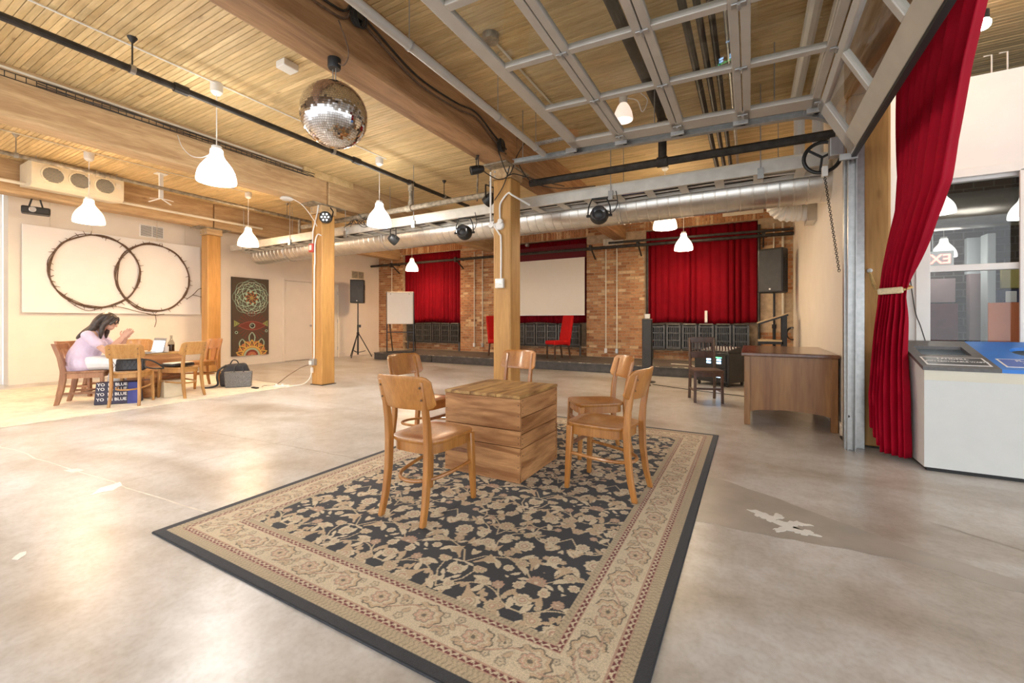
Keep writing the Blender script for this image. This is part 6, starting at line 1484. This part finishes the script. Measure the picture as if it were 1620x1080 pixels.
for z in (.3, 1.05, 1.15, 1.85): MB().lathe([(.012, 0), (.012, -.006), (0, -.007)], 8, (.765, 4.80, z), 1).build('bolt', 'iron', t)
for x, zt in ((-2.5, ZC), (-.9, ZC), (.2, ZC)): MB().tube([(x, 4.755, zdoor(x)), (x, 4.755, zt)], .006, 6).build('hanger_rod', 'galv', t)
t = root('steel_tube', 'long grey steel tube hung by wires along the brown beam', 'pipe', (-2.17, 2.0, 3.15), world=True)
MB().tube([(-2.17, -1.5, 3.16), (-2.17, 4.66, 3.16)], .036, 12).build('tube', 'frame', t)
for y in (1.2, 2.35, 3.6, 4.45): MB().tube([(-2.17, y, 3.19), (-2.17, y, ZC)], .004, 5).build('wire', 'steel', t); MB().tube([(-2.17, y - .01, 3.16), (-2.17, y + .01, 3.16)], .042, 12).build('strap', 'steel', t)
t = root('extension_spring', 'coiled door spring beside the far track end', 'spring', (-1.9, 4.60, 3.26), world=True)
MB().tube([(-2.25 + .42 * k / 160, 4.60 + .022 * math.cos(k * .9), 3.27 + .022 * math.sin(k * .9)) for k in range(161)], .005, 5).build('coil', 'steel', t)
t = root('chain_hoist', 'black hand-chain wheel at the top of the door jamb', 'hoist', (.66, 5.2, 2.6), world=True)
hc = Vector((.62, 5.18, 2.77)); MB().tube([hc + Vector((.15 * math.cos(a), 0, .15 * math.sin(a))) for a in [k * math.pi / 16 for k in range(32)]], .018, 8, closed=True).build('wheel_rim', 'black', t)
for k in range(3): a = k * 2.094 + .4; MB().bar(hc, hc + Vector((.15 * math.cos(a), 0, .15 * math.sin(a))), .02, .02).build('spoke', 'black', t, smooth=0)
MB().box(.66, .775, 5.02, 5.13, 2.72, 2.90).build('gearbox', 'steel', t, smooth=0, bevel=.01); MB().box(.61, .66, 5.10, 5.16, 2.56, 2.66).build('chain_guide', 'plastic', t, smooth=0, bevel=.006)
mb = MB(); n = 46
for k in range(n):
    f = k / n; p = Vector((.635 + .10 * f, 5.13 - .1 * f, 2.56 - .95 * f)); mb.tube([p + Vector((.010 * math.cos(a) * (1 if k % 2 else .2), .010 * math.cos(a) * (.2 if k % 2 else 1), .016 * math.sin(a))) for a in [i * math.pi / 4 for i in range(8)]], .003, 4, closed=True)
o = mb.build('chain', 'iron', t); o['kind'] = 'stuff'

# ================================================================== RED DRAPE AT THE OPENING
LV = [(3.45, (1.12, 4.95), (1.13, 2.85)), (2.94, (1.115, 4.93), (1.13, 3.35)), (2.69, (1.11, 4.92), (1.13, 3.55)), (2.09, (1.09, 4.90), (1.13, 3.85)), (1.75, (1.03, 4.88), (1.13, 4.25)), (1.50, (.985, 4.87), (1.135, 4.62)), (1.38, (.97, 4.87), (1.135, 4.73)), (1.20, (.955, 4.87), (1.14, 4.72)), (.9, (.935, 4.87), (1.12, 4.70)), (.5, (.915, 4.87), (1.105, 4.62)), (.04, (.93, 4.87), (1.10, 4.60))]
def level(z):
    for (za, la, ra_), (zb, lb, rb_) in zip(LV, LV[1:]):
        if z <= za and z >= zb:
            f = (za - z) / (za - zb); f2 = f
            return [la[i] + (lb[i] - la[i]) * f2 for i in (0, 1)], [ra_[i] + (rb_[i] - ra_[i]) * f2 for i in (0, 1)]
    return LV[-1][1], LV[-1][2]
q = random.Random(11); fo = 8; phs = [q.uniform(0, 6.28) for _ in range(4)]
def dr(u, v):
    z = 3.45 - 3.41 * v; l, r_ = level(z); dx, dy = r_[0] - l[0], r_[1] - l[1]; ln = math.hypot(dx, dy); nx, ny = -dy / ln, dx / ln
    near = math.exp(-((z - 1.40) / .20) ** 2); amp = (.045 if z > 1.4 else .055) * (1 - .62 * near)
    uu = u * fo + .3 * math.sin(u * 9 + phs[0]) + .10 * math.sin(v * 7 + phs[1]); a = amp * (math.sin(uu * 6.283) + .35 * math.sin(uu * 12.57 + phs[2]) + .35 * math.sin(u * 5 + v * 3))
    zz = z
    if z < .55: zz = z + (.30 * max(0, 1 - u * 2.2) * (.55 - z) / .55 if u < .45 else 0)
    return (l[0] + dx * u + nx * a * .8, l[1] + dy * u + ny * a * .8 - .03, zz)
t = root('door_drape', 'crimson drape gathered with a gold rope at the roll-up door jamb', 'curtain', (1.05, 4.8, 0), world=True)
MB().sheet(dr, fo * 12, 60).build('cloth', 'velvet2', t, smooth=80, thick=.005)
tb_ = [(.945 + .205 * u, 4.86 - .15 * u, 1.405 + .01 * math.sin(u * 3)) for u in np.linspace(0, 1, 8)]
MB().tube([(.949, 4.975, 1.60), (.955, 4.90, 1.48), (.965, 4.80, 1.42)], .010, 8).build('rope', 'rope', t); MB().tube([(.955, 4.975, 1.58), (.975, 4.88, 1.44), (.985, 4.785, 1.40)], .009, 8).build('rope', 'rope', t)
MB().bar((.965, 4.775, 1.405), (1.105, 4.66, 1.41), .03, .055).build('rope_wrap', 'rope2', t, smooth=0, bevel=.012)
MB().tube([(1.105, 4.66, 1.41), (1.17, 4.70, 1.43), (1.18, 4.86, 1.46)], .009, 8).build('rope', 'rope', t)
tag(MB().lathe([(.02, 0), (.02, -.03), (.01, -.04), (0, -.045)], 12, (.949, 4.998, 1.61), 1).build('tieback_hook', 'plastic'), 'pale hook on the orange column holding the gold rope', 'hook')
tag(MB().tube([(1.15, 2.5, 3.46), (1.15, 4.99, 3.46)], .014, 8).build('drape_rail', 'blackmetal'), 'thin rail carrying the crimson drape', 'rail')

# ================================================================== RECYCLING STATION
t = root('recycling_station', 'pale laminate bin cabinet with charcoal and blue sloping lids', 'bin', (1.9, 4.7, 0), world=True)
bx0, bx1, by0, by1 = 1.17, 2.75, 4.42, 5.04; zf, zb = .775, .95
MB().box(bx0 + .02, bx1 - .02, by0 + .02, by1, 0, .03).build('plinth', 'black', t, smooth=0)
MB().add([(bx0, by0, .03), (bx1, by0, .03), (bx1, by1, .03), (bx0, by1, .03), (bx0, by0, zf), (bx1, by0, zf), (bx1, by1, zb), (bx0, by1, zb)], [(0, 3, 2, 1), (0, 1, 5, 4), (1, 2, 6, 5), (2, 3, 7, 6), (3, 0, 4, 7)]).build('cabinet', 'binbody', t, smooth=0)
MB().box(bx0 - .001, bx1, by0 - .004, by0, .70, zf).build('edge_band', 'binedge', t, smooth=0)
sl_ = (zb - zf) / (by1 - by0)
def lid(xa, xb, hole, mat, nm):
    """sloping lid with a hole: built as a frame between the outer rectangle and the hole outline"""
    n = len(hole); mb = MB(); zt = lambda y, o: zf + (y - by0) * sl_ + o; ya, yb = by0 - .012, by1
    cx_, cy_ = (xa + xb) / 2, sum(p[1] for p in hole) / n
    outer = []
    for hx, hy in hole:
        dx, dy = hx - cx_, hy - cy_; s = min(((xb - cx_) / dx if dx > 0 else (xa - cx_) / dx) if abs(dx) > 1e-6 else 1e9, ((yb - cy_) / dy if dy > 0 else (ya - cy_) / dy) if abs(dy) > 1e-6 else 1e9); outer.append((cx_ + dx * s, cy_ + dy * s))
    for o in (.004, .03):
        mb.v += [(x, y, zt(y, o)) for x, y in outer]; mb.v += [(x, y, zt(y, o)) for x, y in hole]
    for i in range(n):
        j = (i + 1) % n; mb.f += [(i, j, n + j, n + i), (2 * n + i, 2 * n + j, 3 * n + j, 3 * n + i), (i, j, 2 * n + j, 2 * n + i), (n + i, n + j, 3 * n + j, 3 * n + i)]
    return mb.build(nm, mat, t, smooth=0)
def rect(x0_, x1_, y0_, y1_, n=6):
    P = []; c = [(x0_, y0_), (x1_, y0_), (x1_, y1_), (x0_, y1_)]
    for a, b in zip(c, c[1:] + c[:1]): P += [(a[0] + (b[0] - a[0]) * k / n, a[1] + (b[1] - a[1]) * k / n) for k in range(n)]
    return P
def corners(xa, xb, pts):      # add directions towards the four outer corners so the lid stays rectangular
    return pts
xs_ = 1.585
def lidrect(xa, xb, h, mat, nm, circ=None):
    ya, yb = by0 - .012, by1; cx_, cy_ = (xa + xb) / 2, (h[2] + h[3]) / 2 if circ is None else circ[1]
    angs = sorted(set([k * math.pi / 16 for k in range(32)] + [math.atan2(yy - cy_, xx - cx_) % (2 * math.pi) for xx in (xa, xb) for yy in (ya, yb)] + ([math.atan2(yy - cy_, xx - cx_) % (2 * math.pi) for xx in h[:2] for yy in h[2:]] if circ is None else [])))
    hole = []
    for a in angs:
        c, s = math.cos(a), math.sin(a)
        if circ: hole.append((cx_ + circ[2] * c, cy_ + circ[2] * s))
        else: r_ = min((h[1] - cx_) / abs(c) if abs(c) > 1e-6 else 1e9, (h[3] - cy_) / abs(s) if abs(s) > 1e-6 else 1e9); hole.append((cx_ + r_ * c, cy_ + r_ * s))
    return lid(xa, xb, hole, mat, nm)
lidrect(bx0 - .01, xs_, (1.235, 1.52, 4.685, 4.89), 'binblack', 'charcoal_lid'); lidrect(xs_, 2.17, None, 'binblue', 'blue_lid', (0, 4.80, .105)); lidrect(2.17, bx1 + .01, None, 'signwhite', 'white_lid', (0, 4.80, .105))
MB().box(bx0 + .02, bx1 - .02, by0 + .03, by1 - .02, .5, .62).build('bin_contents', 'soil', t, smooth=0)
def plate(xa, xb, ya, yb, mat, nm, o=.031):
    zt = lambda y: zf + (y - by0) * sl_ + o; return MB().add([(xa, ya, zt(ya)), (xb, ya, zt(ya)), (xb, yb, zt(yb)), (xa, yb, zt(yb)), (xa, ya, zt(ya) + .002), (xb, ya, zt(ya) + .002), (xb, yb, zt(yb) + .002), (xa, yb, zt(yb) + .002)], [(0, 3, 2, 1), (4, 5, 6, 7), (0, 1, 5, 4), (1, 2, 6, 5), (2, 3, 7, 6), (3, 0, 4, 7)]).build(nm, mat, t, smooth=0)
tilt = math.atan(sl_)
def zs_(y, o=.036): return zf + (y - by0) * sl_ + o
for xa, xb, mat, l1, l2 in ((1.195, 1.555, 'blacksign', 'LANDFILL', 'NON RECYCLABLE WASTE'), (1.625, 2.13, 'bluesign', 'PLASTICS & GLASS', 'BOTTLES AND CANS')):
    plate(xa, xb, 4.455, 4.625, 'signwhite', 'sign_border'); plate(xa + .012, xb - .012, 4.467, 4.613, mat, 'sign_face', .0325)
    textobj('lettering', l1, 'signwhite', t, ((xa + xb) / 2, 4.578, zs_(4.578)), (tilt, 0, 0), .040); textobj('lettering', l2, 'signwhite', t, ((xa + xb) / 2, 4.525, zs_(4.525)), (tilt, 0, 0), .030)

# ================================================================== VIRTUAL HALL BEHIND THE WINDOW, STANDING IN FOR ITS REFLECTION
def hthing(o, l, c): return tag(o, l, c)
def pane_box(px0, px1, py0, py1, Y, dep, nm, mat, lab, cat):
    a, b = onY(px0, py1, Y), onY(px1, py0, Y)
    return hthing(MB().box(a.x, b.x, Y, Y + dep, max(0, a.z) if py1 < 541 else 0, b.z).build(nm, mat, smooth=0, bevel=.008), lab, cat)
hthing(MB().lathe([(.24, 1.08), (.24, 4.55)], 28, (0, 7.9, 2.62), 0).build('round_duct', 'duct', smooth=40), 'round metal duct in the virtual room behind the hall window', 'duct')
pane_box(1455, 1516, 480, 600, 8.5, .3, 'dark_cabinet', 'hallred', 'dark red low cabinet behind the hall window', 'cabinet')
pane_box(1455, 1512, 440, 479, 8.72, .2, 'wall_panel', 'hallmauve', 'mauve wall panel above the dark red cabinet', 'panel')
pane_box(1562, 1576, 368, 600, 8.2, .2, 'square_column', 'hallpale', 'pale square column behind the hall window', 'column')
pane_box(1530, 1561, 374, 434, 8.6, .1, 'pale_bulkhead', 'hallpale', 'pale bulkhead over the mauve door', 'bulkhead')
pane_box(1534, 1561, 432, 600, 8.5, .12, 'inner_door', 'hallmauve', 'mauve door beside the pale column behind the hall window', 'door')
pane_box(1577, 1640, 457, 600, 8.2, .2, 'low_partition', 'navy', 'dark blue low partition behind the hall window', 'partition')
pane_box(1584, 1640, 420, 456, 8.6, .04, 'yellow_picture', 'yellow', 'dull yellow picture behind the hall window', 'picture')
pane_box(1591, 1609, 460, 478, 8.188, .01, 'arrow_notice', 'signwhite', 'white paper notice on the dark blue partition', 'notice')
hthing(MB().box(1.80, 1.985, 5.24, 5.25, .94, 1.31).build('orange_poster', 'orange', smooth=0), 'orange notice leaning inside the hall window', 'poster')
e_ = root('exit_sign', 'red lettered exit sign modelled mirrored, as the reflection in the hall window', 'sign', tuple(onY(1476, 411, 7.55)))
MB().box(-.20, .20, 0, .05, -.11, .11).build('box', 'hallpale', e_, smooth=0, bevel=.006); textobj('lettering', 'EXIT', 'exit', e_, (0, -.003, 0), (R(90), 0, 0), .17, flip=True)
MB().tube([(0, .025, .1), (0, .025, 3.24 - onY(1476, 411, 7.55).z)], .01, 6).build('stem', 'steel', e_)
lh = pendant('lamp_hall', (1, .95, .9), 4); GH = 'pendant lamps behind the hall window'
for k, (px, py, Y, lab) in enumerate([(1493, 407, 8.3, 'small white bell pendant lamp above the exit sign behind the hall window'), (1488, 338, 7.0, 'white bell pendant lamp behind the hall window, half covered by the drape'), (1622, 345, 7.0, 'white bell pendant lamp behind the hall window post beside the orange notice')]):
    p = onY(px, py, Y); o = lh if k == 0 else copy_tree(lh)
    place(o, (p.x, p.y, p.z), 0, lab, GH); o.scale = (.72, .72, .72)
    for ch in o.children:
        if ch.name.startswith('ceiling_rose'): ch.location.z = (3.24 - p.z) / .72 - 1.10
        if ch.name.startswith('cord'): ch.scale.z = 1.0; ch.location.z = min(0, (3.24 - p.z) / .72 - 1.10 + .03)
# ceiling spot on the hall side and wire on the hall wall
b_ = onX(1556, 40, 1.75); t = root('hall_spotlight', 'lit bulb spotlight under the boards beside the crimson drape', 'lamp', (1.62, 4.3, 3.45))
p = onY(1556, 38, 4.2); t.location = (p.x, p.y, p.z); MB().ball((0, 0, 0), .04, 14, 10).build('bulb', 'bulb', t); ld = bpy.data.lights.new('spot_light', 'POINT'); ld.energy = 45; ld.color = (1, .80, .55); ld.shadow_soft_size = .045; lo = bpy.data.objects.new('spot_light', ld); COL.objects.link(lo); lo.parent = t; MB().tube([(0, 0, .03), (0, 0, .09)], .03, 12).build('socket', 'blackmetal', t); MB().tube([(0, 0, .08), (0, 0, ZC - p.z)], .008, 6).build('stem', 'blackmetal', t)
wv = onY(1440, 420, 5.09); tag(MB().tube(smoothpath([onY(1438, 425, 5.085), onY(1444, 470, 5.08), onY(1449, 497, 5.08), onY(1456, 515, 5.08), onY(1464, 540, 5.08)], 5), .004, 5).build('cable', 'iron'), 'thin dark wire on the white hall wall beside the window', 'cable')
for k, px in enumerate((1580, 1606)):
    p = onY(px, 95, 5.05); tag(MB().tube([(p.x - .05, 5.17, 3.42), (p.x, 5.17, 3.42), (p.x, 5.17, 3.24)], .006, 6).build('hanger_rod', 'plastic'), ['thin white rod under the boards over the hall wall, nearer the drape', 'thin white rod under the boards over the hall wall, farther from the drape'][k], 'rod')
